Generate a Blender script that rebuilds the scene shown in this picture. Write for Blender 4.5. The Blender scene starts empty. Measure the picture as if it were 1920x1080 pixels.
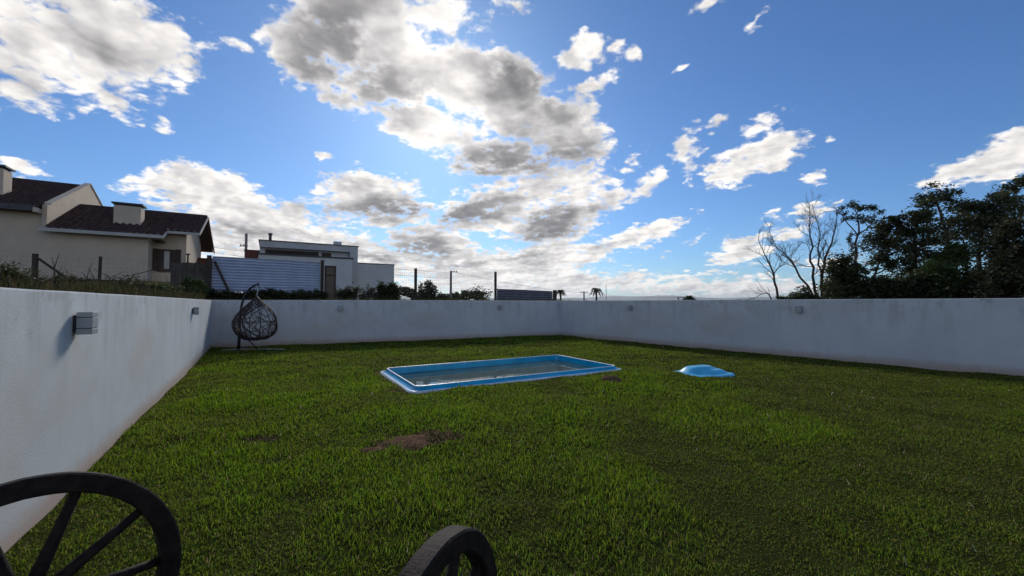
import bpy, math, random
import numpy as np
from mathutils import Vector, Matrix, Euler

# ------------------------------------------------------------------ camera
EYE = 1.5
FPX = 760.0                                   # focal length in pixels of a 1920 px wide frame
PITCH = math.atan(27.5 / FPX)
sc = bpy.context.scene
col = sc.collection
cam_d = bpy.data.cameras.new('camera')
cam_d.sensor_width = 36.0
cam_d.lens = 36.0 * FPX / 1920.0
cam_d.clip_start = 0.05
cam_d.clip_end = 90000.0
cam = bpy.data.objects.new('camera', cam_d)
cam.location = (0, 0, EYE)
cam.rotation_euler = (math.pi / 2 + PITCH, 0, 0)
col.objects.link(cam)
sc.camera = cam


def ray(px, py):
    a, b = (px - 960) / FPX, (540 - py) / FPX
    return Vector((a, math.cos(PITCH) - b * math.sin(PITCH), math.sin(PITCH) + b * math.cos(PITCH)))


def G(px, py, z=0.0):                         # where a sight line meets the level z
    d = ray(px, py)
    k = (z - EYE) / d.z
    return Vector((d.x * k, d.y * k, z))


def W(px, py, Y):                             # point on a sight line at distance Y
    d = ray(px, py)
    k = Y / d.y
    return Vector((d.x * k, Y, EYE + d.z * k))


# ------------------------------------------------------------------ sky and sun
sun_dir = ray(812, 165).normalized()
SUN_EL = math.asin(sun_dir.z)
SUN_AZ = math.atan2(sun_dir.x, sun_dir.y)

world = bpy.data.worlds.new('World')
sc.world = world
world.use_nodes = True
world.cycles.sampling_method = 'MANUAL'
world.cycles.sample_map_resolution = 512
wt = world.node_tree
wt.nodes.clear()
WN, WL = wt.nodes, wt.links


def wn(t, **kw):
    n = WN.new(t)
    for k, v in kw.items():
        setattr(n, k, v)
    return n


def wmath(op, a, b=None, c=None, clamp=False):
    n = WN.new('ShaderNodeMath')
    n.operation = op
    n.use_clamp = clamp
    for i, v in enumerate((a, b, c)):
        if v is None:
            continue
        if isinstance(v, (int, float)):
            n.inputs[i].default_value = v
        else:
            WL.new(v, n.inputs[i])
    return n.outputs[0]


def wvec(op, a, b=None, scale=None):
    n = WN.new('ShaderNodeVectorMath')
    n.operation = op
    for i, v in enumerate((a, b)):
        if v is None:
            continue
        if isinstance(v, (tuple, list, Vector)):
            n.inputs[i].default_value = tuple(v)
        else:
            WL.new(v, n.inputs[i])
    if scale is not None:
        if isinstance(scale, (int, float)):
            n.inputs['Scale'].default_value = scale
        else:
            WL.new(scale, n.inputs['Scale'])
    return n


def wstep(x, lo, hi):
    n = WN.new('ShaderNodeMapRange')
    n.interpolation_type = 'SMOOTHSTEP'
    WL.new(x, n.inputs[0])
    n.inputs[1].default_value = lo
    n.inputs[2].default_value = hi
    return n.outputs[0]


tc = wn('ShaderNodeTexCoord')
dirn = wvec('NORMALIZE', tc.outputs['Generated']).outputs[0]
cosun = wvec('DOT_PRODUCT', dirn, tuple(sun_dir)).outputs['Value']
tosun = wvec('SUBTRACT', tuple(sun_dir), dirn).outputs[0]


def wnoise(vec, scale, detail, rough, dist=0.0):
    n = wn('ShaderNodeTexNoise')
    n.inputs['Scale'].default_value = scale
    n.inputs['Detail'].default_value = detail
    n.inputs['Roughness'].default_value = rough
    n.inputs['Distortion'].default_value = dist
    WL.new(vec, n.inputs['Vector'])
    return n


def azel(px, py):
    d = ray(px, py).normalized()
    return math.atan2(d.x, d.y), math.asin(d.z)


# cloud layout: bearing and height of the banks of broken cumulus
BLOBS = [  # banks: cx, cy, rx, ry, angle, strength
    (165, 95, 205, 115, 8, 1.00), (50, 150, 130, 70, 0, 0.85), (300, 110, 80, 80, 0, 0.85), (130, 0, 230, 60, 0, 0.90),
    (170, 165, 150, 45, -8, 0.87), (40, 312, 56, 28, 0, 0.85), (312, 238, 40, 18, -40, 0.84), (600, 287, 24, 13, 10, 0.85),
    (560, 60, 100, 75, 0, 0.90), (445, 85, 75, 22, -12, 0.79), (680, 75, 150, 105, -20, 1.00), (640, -20, 190, 70, 0, 0.95),
    (830, 25, 100, 55, 0, 0.85), (970, 5, 60, 30, 0, 0.82), (575, 130, 90, 38, -20, 0.87), (850, 85, 60, 55, 0, 0.82),
    (755, 150, 140, 80, 8, 1.05), (880, 150, 120, 80, 0, 1.00), (965, 165, 80, 72, 0, 1.00), (650, 195, 95, 26, -18, 0.85),
    (800, 240, 140, 50, -14, 0.95), (1000, 225, 120, 72, 0, 1.00), (1060, 265, 110, 75, -8, 1.00), (950, 300, 140, 42, 6, 1.00),
    (1110, 240, 55, 55, 0, 0.85), (1060, 350, 110, 38, 4, 0.95), (1190, 300, 64, 24, 35, 0.81), (1205, 350, 66, 22, 28, 0.85),
    (1150, 372, 50, 24, 10, 0.83), (1095, 95, 60, 40, 15, 0.87), (1150, 90, 36, 20, 15, 0.82), (1190, 100, 24, 26, 40, 0.82), (1100, 165, 80, 26, 8, 0.85),
    (400, 365, 135, 52, 0, 1.05), (290, 350, 90, 28, 0, 0.85), (480, 415, 130, 56, -12, 1.05), (550, 395, 60, 40, -10, 0.85),
    (700, 375, 125, 56, 0, 1.10), (690, 345, 60, 34, 0, 0.90), (915, 388, 105, 50, 16, 1.05), (1035, 415, 105, 50, 14, 1.05),
    (800, 455, 110, 38, 0, 1.00), (560, 460, 220, 46, 0, 0.93), (680, 495, 330, 46, 0, 0.92), (920, 505, 260, 46, 0, 0.92),
    (1050, 478, 120, 34, 6, 0.90), (1000, 535, 340, 32, 0, 0.95), (500, 520, 300, 50, 0, 0.95), (470, 470, 120, 50, 0, 0.95),
    (1205, 440, 115, 26, 8, 0.90), (1120, 468, 70, 20, 10, 0.87), (1305, 448, 40, 18, 25, 0.81), (1255, 478, 40, 13, 0, 0.77),
    (1400, 300, 110, 46, 16, 1.00), (1290, 285, 36, 60, -10, 0.85), (1350, 230, 42, 18, 22, 0.81), (1425, 234, 64, 17, 14, 0.85),
    (1518, 335, 34, 22, 10, 0.83), (1548, 272, 34, 16, 10, 0.80), (1520, 390, 52, 30, 15, 0.84), (1450, 405, 40, 11, 28, 0.82),
    (1585, 372, 24, 18, 0, 0.77), (1390, 470, 85, 34, 8, 0.88), (1480, 438, 62, 32, 10, 0.84), (1560, 500, 110, 32, 0, 0.84),
    (1350, 540, 340, 24, 0, 0.86), (1340, 508, 90, 14, 0, 0.77), (1850, 302, 140, 36, 14, 0.98), (1930, 268, 110, 36, 10, 0.95), (1790, 330, 70, 20, 14, 0.87),
    (1330, 12, 42, 22, 20, 0.85), (1405, 45, 34, 20, 48, 0.84), (1285, 120, 28, 9, 8, 0.80), (1285, 66, 20, 10, 12, 0.78),
    (2150, 330, 180, 60, 10, 0.90), (-150, 250, 160, 60, 0, 0.90), (300, -260, 260, 120, 0, 0.95), (1250, -330, 260, 110, 20, 0.90),
]
CORES = [  # the thick grey parts of those banks
    (190, 80, 110, 42, -20, .75), (90, 30, 120, 40, 0, .4), (150, 150, 90, 26, -8, .4), (625, 55, 95, 60, 32, .85), (690, 60, 60, 70, 0, .6),
    (745, 165, 120, 62, 12, 1.0), (835, 112, 62, 34, 12, .9), (938, 158, 72, 50, 0, .85), 
    (1060, 225, 60, 52, 0, .75), (1000, 282, 130, 40, 6, 1.0), (905, 312, 60, 20, 0, .7), (1040, 352, 70, 16, 0, .6),
    (700, 395, 100, 32, 0, .95), (918, 398, 78, 28, 12, 1.0), (1040, 424, 78, 30, 12, 1.0), (395, 385, 120, 36, -14, .6),
    (490, 432, 100, 34, -14, .7), (800, 464, 90, 22, 0, .9), (620, 462, 100, 18, 0, .65), (960, 484, 80, 12, 0, .7),
    (750, 512, 130, 11, 0, .6), (930, 522, 120, 10, 0, .55), (1060, 502, 70, 12, 0, .55), (560, 505, 110, 14, 0, .55), (1200, 449, 90, 12, 12, .5),
    (1395, 312, 70, 24, 12, .35), (1845, 312, 100, 18, 12, .3), (1390, 480, 64, 14, 0, .5), (1480, 448, 40, 12, 12, .4), (1570, 508, 80, 12, 0, .4),
    (1300, 546, 200, 7, 0, .35), (700, 485, 50, 12, 0, .75), (860, 490, 50, 11, 0, .75), (640, 530, 80, 9, 0, .6), (840, 540, 90, 7, 0, .6), (1000, 542, 80, 7, 0, .6), (1120, 512, 60, 9, 0, .55), (300, -250, 180, 70, 0, .7), (1250, -330, 180, 70, 32, .7), (-150, 262, 120, 34, 0, .5), (2150, 340, 140, 36, 12, .5),
]
ANG = (-14, 0, 12, 32)


sp = wn('ShaderNodeSeparateXYZ')
WL.new(dirn, sp.inputs[0])
# noise space: a deck seen from below, features shrink towards the horizon
zz = wmath('ADD', wmath('MAXIMUM', sp.outputs[2], 0.0), 0.34)
dk = wvec('SCALE', dirn, scale=wmath('DIVIDE', 1.0, zz)).outputs[0]
dk = wvec('MULTIPLY', dk, (1.0, 1.0, 1.8)).outputs[0]
n1 = wnoise(dk, 4.1, 9.0, 0.66)
n2 = wnoise(dk, 7.0, 3.0, 0.6)
# bearings fold over so the same broken cumulus goes on behind the viewer
az = wmath('ARCTAN2', sp.outputs[0], sp.outputs[1])
azf = wmath('SUBTRACT', wmath('PINGPONG', wmath('ADD', az, 1.05 + 4 * 2.1), 2.1), 1.05)
el = wmath('ARCSINE', sp.outputs[2])
ae = wn('ShaderNodeCombineXYZ')
WL.new(azf, ae.inputs[0])
WL.new(el, ae.inputs[1])
wrp = wvec('SUBTRACT', n2.outputs['Color'], (0.5, 0.5, 0.5)).outputs[0]


def banks(table, warp, soft):
    """distance field of a table of banks"""
    base = wvec('ADD', ae.outputs[0], wvec('MULTIPLY', wrp, warp).outputs[0]).outputs[0]
    rot = {}
    for a in ANG:
        if a == 0:
            rot[a] = base
            continue
        vr = wn('ShaderNodeVectorRotate')
        vr.rotation_type = 'Z_AXIS'
        WL.new(base, vr.inputs['Vector'])
        vr.inputs['Angle'].default_value = math.radians(-a)
        rot[a] = vr.outputs[0]
    fld = None
    for (bx, by, rx, ry, ang, wgt) in table:
        c = azel(bx, by)
        an = min(ANG, key=lambda q: abs(q - ang))
        e1, e2 = azel(bx + rx, by), azel(bx, by - ry)
        sx, sy = math.hypot(e1[0] - c[0], e1[1] - c[1]), math.hypot(e2[0] - c[0], e2[1] - c[1])
        k = 1.75 if wgt < .86 else 1.18
        sx, sy = sx * k, sy * k
        t = math.radians(-an)
        cx = c[0] * math.cos(t) - c[1] * math.sin(t)
        cy = c[0] * math.sin(t) + c[1] * math.cos(t)
        ma = wn('ShaderNodeVectorMath')
        ma.operation = 'MULTIPLY_ADD'
        WL.new(rot[an], ma.inputs[0])
        ma.inputs[1].default_value = (1 / sx, 1 / sy, 0)
        ma.inputs[2].default_value = (-cx / sx, -cy / sy, 0)
        ln = wn('ShaderNodeVectorMath')
        ln.operation = 'LENGTH'
        WL.new(ma.outputs[0], ln.inputs[0])
        lv = ln.outputs['Value']
        if wgt < .95:
            lv = wmath('ADD', lv, (0.95 - wgt) * (3.6 if wgt < .86 else 1.6))
        fld = lv if fld is None else wmath('SMOOTH_MIN', fld, lv, soft)
    return fld


shape = wmath('MULTIPLY', wstep(banks(BLOBS, (0.075, 0.06, 0.0), 0.25), 1.55, 0.25), 1.55)
thick = wstep(banks(CORES, (0.10, 0.075, 0.0), 0.45), 1.55, 0.15)
n1c = wmath('SUBTRACT', n1.outputs['Fac'], 0.5)
rho = wmath('SUBTRACT', wmath('ADD', shape, wmath('MULTIPLY', n1c, 1.9)), 0.58)
vo = wn('ShaderNodeTexVoronoi')
vo.feature = 'F1'
vo.inputs['Scale'].default_value = 14.0
vo.inputs['Detail'].default_value = 2.0
vo.inputs['Roughness'].default_value = 0.6
WL.new(wvec('ADD', dk, wvec('SCALE', n2.outputs['Color'], scale=0.10).outputs[0]).outputs[0], vo.inputs['Vector'])
puff = wmath('SUBTRACT', 0.40, vo.outputs['Distance'])
rho = wmath('ADD', rho, wmath('MULTIPLY', puff, 0.55))
n6 = wnoise(dk, 4.4, 4.0, 0.55)
rho_soft = wmath('ADD', wmath('SUBTRACT', wmath('ADD', shape, wmath('MULTIPLY', wmath('SUBTRACT', n6.outputs['Fac'], 0.5), 1.9)), 0.58), wmath('MULTIPLY', puff, 0.30))
n4 = wnoise(dk, 20.0, 6.0, 0.68)
rho = wmath('ADD', rho, wmath('MULTIPLY', wmath('SUBTRACT', n4.outputs['Fac'], 0.53), wmath('SUBTRACT', 2.6, wmath('MULTIPLY', shape, 1.0))))
alpha = wstep(rho, -0.08, 0.42)
# light: seen against the sun the thick parts are grey and the thin rims burn white
sunward = wvec('SCALE', wvec('NORMALIZE', tosun).outputs[0], scale=0.030).outputs[0]
n5 = wnoise(wvec('ADD', dk, sunward).outputs[0], 4.4, 4.0, 0.55)
rel = wmath('SUBTRACT', n6.outputs['Fac'], n5.outputs['Fac'])
front = wstep(cosun, 0.95, 0.0)
tau = wmath('ADD', wmath('MULTIPLY', thick, 1.9), wmath('MULTIPLY', wmath('MAXIMUM', rho, 0.0), 0.30))
tau = wmath('MULTIPLY', tau, wmath('ADD', 1.0, wmath('MULTIPLY', wmath('SUBTRACT', n6.outputs['Fac'], 0.5), 2.0)))
tau = wmath('MULTIPLY', wmath('MAXIMUM', tau, 0.0), wmath('SUBTRACT', 1.0, wmath('MULTIPLY', front, 0.35)))
dark = wmath('SUBTRACT', 1.0, wmath('EXPONENT', wmath('MULTIPLY', tau, -1.0)))
rim = wstep(wmath('MINIMUM', wmath('ADD', rho, 0.25), rho_soft), 0.16, 1.05)
dark = wmath('MULTIPLY', dark, wmath('ADD', 0.12, wmath('MULTIPLY', rim, 0.88)))
br = wmath('ADD', wmath('SUBTRACT', 1.0, dark), wmath('MULTIPLY', rel, 2.6))
glow = wmath('POWER', wmath('MAXIMUM', cosun, 0.0), 130.0)
br = wmath('ADD', br, wmath('MULTIPLY', glow, 0.55))
br = wmath('ADD', br, wmath('MULTIPLY', puff, 0.16), clamp=True)
ramp = wn('ShaderNodeValToRGB')
ramp.color_ramp.elements[0].position = 0.0
ramp.color_ramp.elements[0].color = (0.19, 0.185, 0.195, 1)
ramp.color_ramp.elements[1].position = 1.0
ramp.color_ramp.elements[1].color = (1.05, 1.01, 0.96, 1)
e = ramp.color_ramp.elements.new(0.30)
e.color = (0.32, 0.31, 0.315, 1)
e = ramp.color_ramp.elements.new(0.62)
e.color = (0.62, 0.60, 0.595, 1)
WL.new(br, ramp.inputs[0])

sky = wn('ShaderNodeTexSky')
sky.sky_type = 'NISHITA'
sky.sun_disc = False
sky.sun_elevation = SUN_EL
sky.sun_rotation = SUN_AZ
sky.altitude = 200.0
sky.air_density = 1.0
sky.dust_density = 0.38
sky.ozone_density = 2.0
tint = wvec('MULTIPLY', sky.outputs[0], (0.58, 0.92, 1.33)).outputs[0]
bg_sky = wn('ShaderNodeBackground')
bg_sky.inputs['Strength'].default_value = 0.082
WL.new(tint, bg_sky.inputs['Color'])
bg_cl = wn('ShaderNodeBackground')
bg_cl.inputs['Strength'].default_value = 1.10
WL.new(ramp.outputs[0], bg_cl.inputs['Color'])
mix = wn('ShaderNodeMixShader')
WL.new(alpha, mix.inputs[0])
WL.new(bg_sky.outputs[0], mix.inputs[1])
WL.new(bg_cl.outputs[0], mix.inputs[2])
wo = wn('ShaderNodeOutputWorld')
WL.new(mix.outputs[0], wo.inputs['Surface'])

sun_d = bpy.data.lights.new('sun', 'SUN')
sun_d.energy = 2.4
sun_d.angle = math.radians(12.0)
sun_d.color = (1.0, 0.93, 0.83)
sun = bpy.data.objects.new('sun', sun_d)
sun.rotation_euler = (-sun_dir).to_track_quat('-Z', 'Y').to_euler()
sun.location = (0, 0, 40)
col.objects.link(sun)

sc.view_settings.view_transform = 'Standard'
sc.view_settings.look = 'None'
sc.view_settings.gamma = 1.0
sc.view_settings.exposure = 0.0
sc.view_settings.use_curve_mapping = False
sc.cycles.use_denoising = True
sc.cycles.use_adaptive_sampling = True
sc.cycles.adaptive_threshold = 0.015
sc.cycles.adaptive_min_samples = 8
sc.cycles.max_bounces = 5
sc.cycles.diffuse_bounces = 2
sc.cycles.glossy_bounces = 3
sc.cycles.transparent_max_bounces = 8
sc.cycles.volume_bounces = 0

#SCENE#
# ------------------------------------------------------------------ materials
MAT = {}


def mat(name, base, rough=0.8, var=0.25, scale=6.0, bump=0.0, bscale=40.0, metal=0.0, spec=0.5, coord='Object',
        stretch=(1, 1, 1), base2=None, trans=0.0, coat=0.0):
    m = bpy.data.materials.new(name)
    m.use_nodes = True
    t = m.node_tree
    n, l = t.nodes, t.links
    p = n['Principled BSDF']
    p.inputs['Roughness'].default_value = rough
    p.inputs['Metallic'].default_value = metal
    p.inputs['Specular IOR Level'].default_value = spec
    p.inputs['Coat Weight'].default_value = coat
    tcn = n.new('ShaderNodeTexCoord')
    mp = n.new('ShaderNodeMapping')
    mp.inputs['Scale'].default_value = stretch
    l.new(tcn.outputs[coord], mp.inputs[0])
    nz = n.new('ShaderNodeTexNoise')
    nz.inputs['Scale'].default_value = scale
    nz.inputs['Detail'].default_value = 6
    nz.inputs['Roughness'].default_value = 0.65
    l.new(mp.outputs[0], nz.inputs['Vector'])
    rp = n.new('ShaderNodeValToRGB')
    b2 = base2 or tuple(c * (1 + var) for c in base)
    rp.color_ramp.elements[0].position = 0.3
    rp.color_ramp.elements[1].position = 0.7
    rp.color_ramp.elements[0].color = tuple(c * (1 - var) for c in base) + (1,)
    rp.color_ramp.elements[1].color = tuple(b2) + (1,)
    l.new(nz.outputs['Fac'], rp.inputs[0])
    l.new(rp.outputs[0], p.inputs['Base Color'])
    if bump:
        nb = n.new('ShaderNodeTexNoise')
        nb.inputs['Scale'].default_value = bscale
        nb.inputs['Detail'].default_value = 5
        l.new(mp.outputs[0], nb.inputs['Vector'])
        b = n.new('ShaderNodeBump')
        b.inputs['Strength'].default_value = 1.0
        b.inputs['Distance'].default_value = bump
        l.new(nb.outputs['Fac'], b.inputs['Height'])
        l.new(b.outputs[0], p.inputs['Normal'])
    if trans:
        tr = n.new('ShaderNodeBsdfTranslucent')
        l.new(rp.outputs[0], tr.inputs['Color'])
        mx = n.new('ShaderNodeMixShader')
        mx.inputs[0].default_value = trans
        l.new(p.outputs[0], mx.inputs[1])
        l.new(tr.outputs[0], mx.inputs[2])
        l.new(mx.outputs[0], n['Material Output'].inputs['Surface'])
    MAT[name] = m
    return m


def wall_paint():
    """white exterior paint: fine stucco grain, grey run-off streaks, earth splashes at the foot"""
    m = mat('wall_paint', (0.575, 0.605, 0.62), 0.9, 0.10, 0.9, 0.0022, 80.0, spec=0.15)
    n, l = m.node_tree.nodes, m.node_tree.links
    p = n['Principled BSDF']
    basec = p.inputs['Base Color'].links[0].from_socket
    tcn = n.new('ShaderNodeTexCoord')
    sp = n.new('ShaderNodeSeparateXYZ')
    l.new(tcn.outputs['Object'], sp.inputs[0])

    def mixc(fac, a, colr):
        x = n.new('ShaderNodeMix')
        x.data_type = 'RGBA'
        l.new(fac, x.inputs[0])
        l.new(a, x.inputs[6])
        x.inputs[7].default_value = colr + (1,)
        return x.outputs[2]

    def mth(op, a, b):
        x = n.new('ShaderNodeMath')
        x.operation = op
        for i, v in enumerate((a, b)):
            if isinstance(v, (int, float)):
                x.inputs[i].default_value = v
            else:
                l.new(v, x.inputs[i])
        return x.outputs[0]

    def rng(x, a, b, c=0.0, d=1.0):
        r = n.new('ShaderNodeMapRange')
        r.interpolation_type = 'SMOOTHSTEP'
        l.new(x, r.inputs[0])
        for i, v in enumerate((a, b, c, d)):
            r.inputs[i + 1].default_value = v
        return r.outputs[0]

    def noise(scale, st, det=5):
        mp = n.new('ShaderNodeMapping')
        mp.inputs['Scale'].default_value = st
        l.new(tcn.outputs['Object'], mp.inputs[0])
        x = n.new('ShaderNodeTexNoise')
        x.inputs['Scale'].default_value = scale
        x.inputs['Detail'].default_value = det
        x.inputs['Roughness'].default_value = 0.6
        l.new(mp.outputs[0], x.inputs['Vector'])
        return x.outputs['Fac']
    # run-off streaks, strongest under the top edge
    st = rng(noise(4.0, (1, 1, 0.16), 8), 0.48, 0.66)
    st = mth('MULTIPLY', st, rng(sp.outputs[2], 0.55, 1.6, 0.08, 0.48))
    c = mixc(st, basec, (0.36, 0.38, 0.39))
    # blotches of mould just below the top
    bl = mth('MULTIPLY', rng(noise(6.0, (1, 1, .8), 8), 0.52, 0.66), rng(sp.outputs[2], 1.05, 1.6, 0.0, 0.45))
    c = mixc(bl, c, (0.24, 0.26, 0.27))
    # broad pale brown damp stains
    da = mth('MULTIPLY', rng(noise(0.45, (1, 1, 1.4), 4), 0.48, 0.70), 0.45)
    c = mixc(da, c, (0.50, 0.46, 0.39))
    # earth splash at the foot
    hh = mth('ADD', sp.outputs[2], mth('MULTIPLY', noise(5.0, (1, 1, 1)), -0.16))
    sl = rng(hh, 0.16, -0.06, 0.0, 0.75)
    c = mixc(sl, c, (0.44, 0.31, 0.23))
    l.new(c, p.inputs['Base Color'])
    # trowel and roller marks give the light something uneven to rake over
    return m


wall_paint()
mat('lamp_grey', (0.36, 0.385, 0.41), 0.45, 0.12, 8, 0.0, metal=0.3)
mat('lamp_gap_shade', (0.03, 0.03, 0.035), 0.6, 0.1)  # near-black that paints the shade in the lamps' gaps and slots
mat('soil', (0.034, 0.040, 0.013), 0.95, 0.45, 3.0, 0.01, 30, coord='Object', base2=(0.050, 0.060, 0.016), spec=0.0)
mat('bare_earth', (0.150, 0.092, 0.058), 0.95, 0.5, 22.0, 0.02, 60, spec=0.0)
mat('terrain', (0.075, 0.075, 0.03), 0.95, 0.4, 0.6, 0.03, 6, spec=0.0, base2=(0.12, 0.10, 0.045))
mat('gelcoat', (0.006, 0.39, 0.66), 0.22, 0.22, 2.2, 0.0, coat=0.3)
mat('gelcoat_pale', (0.10, 0.56, 0.84), 0.33, 0.20, 4.0, 0.0015, 9, coat=0.3)
mat('gelcoat_edge_glint', (0.72, 0.82, 0.86), 0.30, 0.18, 6.0, 0.0)  # pale flange colour, also the sky highlight painted on the lip
mat('iron_black', (0.012, 0.011, 0.012), 0.45, 0.3, 20)
mat('base_steel', (0.30, 0.29, 0.27), 0.6, 0.4, 9)
mat('rattan', (0.040, 0.023, 0.016), 0.6, 0.4, 30)
mat('galvanised', (0.45, 0.47, 0.48), 0.5, 0.2, 20, metal=0.4)
mat('old_wood', (0.012, 0.0085, 0.008), 0.75, 0.5, 14, 0.003, 70, spec=0.2, base2=(0.030, 0.021, 0.017))
mat('cream_render', (0.59, 0.49, 0.375), 0.9, 0.10, 1.2, 0.004, 30)
mat('trim_white', (0.50, 0.48, 0.45), 0.8, 0.12, 2.0)
mat('roof_tile', (0.042, 0.023, 0.020), 0.68, 0.55, 3.5, 0.0, base2=(0.098, 0.055, 0.045), spec=.35)
mat('soffit_wood', (0.075, 0.035, 0.020), 0.7, 0.3, 4, stretch=(6, 1, 1))
mat('shutter_wood', (0.045, 0.020, 0.013), 0.6, 0.3, 6)
mat('glass', (0.022, 0.016, 0.012), 0.35, 0.2, 2, spec=0.2)
mat('modern_white', (0.62, 0.62, 0.61), 0.85, 0.10, 0.7, 0.002, 30)
mat('modern_grey', (0.54, 0.54, 0.54), 0.85, 0.14, 0.8, 0.002, 30)
mat('brick_red', (0.17, 0.06, 0.04), 0.9, 0.3, 6)
mat('flashing', (0.05, 0.05, 0.055), 0.5, 0.3, 4)
mat('metal_sheet', (0.42, 0.48, 0.60), 0.45, 0.14, 2.2, 0.0, metal=0.35)
mat('metal_sheet_dark', (0.15, 0.155, 0.19), 0.5, 0.25, 2.2, 0.0, metal=0.35)  # darker sheet tone for the low fence
mat('board_grey', (0.075, 0.062, 0.052), 0.9, 0.35, 3, 0.002, 40, stretch=(6, 6, 1))
mat('post_wood', (0.055, 0.042, 0.035), 0.9, 0.4, 6, 0.003, 30, stretch=(3, 3, .6))
mat('wire', (0.16, 0.17, 0.17), 0.5, 0.2, metal=0.4)
mat('concrete', (0.22, 0.21, 0.20), 0.9, 0.2, 4)
mat('tan_wall', (0.16, 0.125, 0.09), 0.9, 0.15, 2)
mat('bark', (0.060, 0.045, 0.036), 0.95, 0.4, 8, 0.004, 25, stretch=(2, 2, .5))
mat('dead_bark', (0.055, 0.044, 0.036), 0.95, 0.3, 8, 0.003, 25, stretch=(2, 2, .5))
mat('leaf_dark', (0.036, 0.050, 0.016), 0.6, 0.5, 1.2, trans=0.38, base2=(0.080, 0.095, 0.030))
mat('leaf_green', (0.065, 0.11, 0.022), 0.6, 0.4, 1.4, trans=0.28, base2=(0.11, 0.165, 0.035))
mat('leaf_brown', (0.048, 0.055, 0.018), 0.7, 0.4, 1.4, trans=0.25, base2=(0.075, 0.075, 0.026))
mat('weed', (0.050, 0.058, 0.022), 0.8, 0.5, 2.0, trans=0.2, base2=(0.105, 0.090, 0.045))
mat('hill', (0.06, 0.08, 0.05), 0.95, 0.3, 0.002)


def grass_mat():
    m = bpy.data.materials.new('grass_blade')
    m.use_nodes = True
    n, l = m.node_tree.nodes, m.node_tree.links
    p = n['Principled BSDF']
    at = n.new('ShaderNodeAttribute')
    at.attribute_name = 'tint'
    l.new(at.outputs['Color'], p.inputs['Base Color'])
    p.inputs['Roughness'].default_value = 0.65
    p.inputs['Specular IOR Level'].default_value = 0.10
    tr = n.new('ShaderNodeBsdfTranslucent')
    l.new(at.outputs['Color'], tr.inputs['Color'])
    mx = n.new('ShaderNodeMixShader')
    mx.inputs[0].default_value = 0.55
    l.new(p.outputs[0], mx.inputs[1])
    l.new(tr.outputs[0], mx.inputs[2])
    l.new(mx.outputs[0], n['Material Output'].inputs['Surface'])
    MAT['grass'] = m


grass_mat()


def water_mat():
    m = bpy.data.materials.new('pool_water')
    m.use_nodes = True
    n, l = m.node_tree.nodes, m.node_tree.links
    p = n['Principled BSDF']
    tcn = n.new('ShaderNodeTexCoord')
    nz = n.new('ShaderNodeTexNoise')
    nz.inputs['Scale'].default_value = 2.0
    nz.inputs['Detail'].default_value = 3
    l.new(tcn.outputs['Object'], nz.inputs['Vector'])
    rp = n.new('ShaderNodeValToRGB')
    rp.color_ramp.elements[0].color = (0.035, 0.072, 0.052, 1)
    rp.color_ramp.elements[1].color = (0.055, 0.098, 0.070, 1)
    l.new(nz.outputs['Fac'], rp.inputs[0])
    l.new(rp.outputs[0], p.inputs['Base Color'])
    p.inputs['Roughness'].default_value = 0.03
    p.inputs['IOR'].default_value = 1.40
    n2 = n.new('ShaderNodeTexNoise')
    n2.inputs['Scale'].default_value = 5.0
    n2.inputs['Detail'].default_value = 2
    l.new(tcn.outputs['Object'], n2.inputs['Vector'])
    b = n.new('ShaderNodeBump')
    b.inputs['Distance'].default_value = 0.0012
    l.new(n2.outputs['Fac'], b.inputs['Height'])
    l.new(b.outputs[0], p.inputs['Normal'])
    MAT['water'] = m


water_mat()


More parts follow.
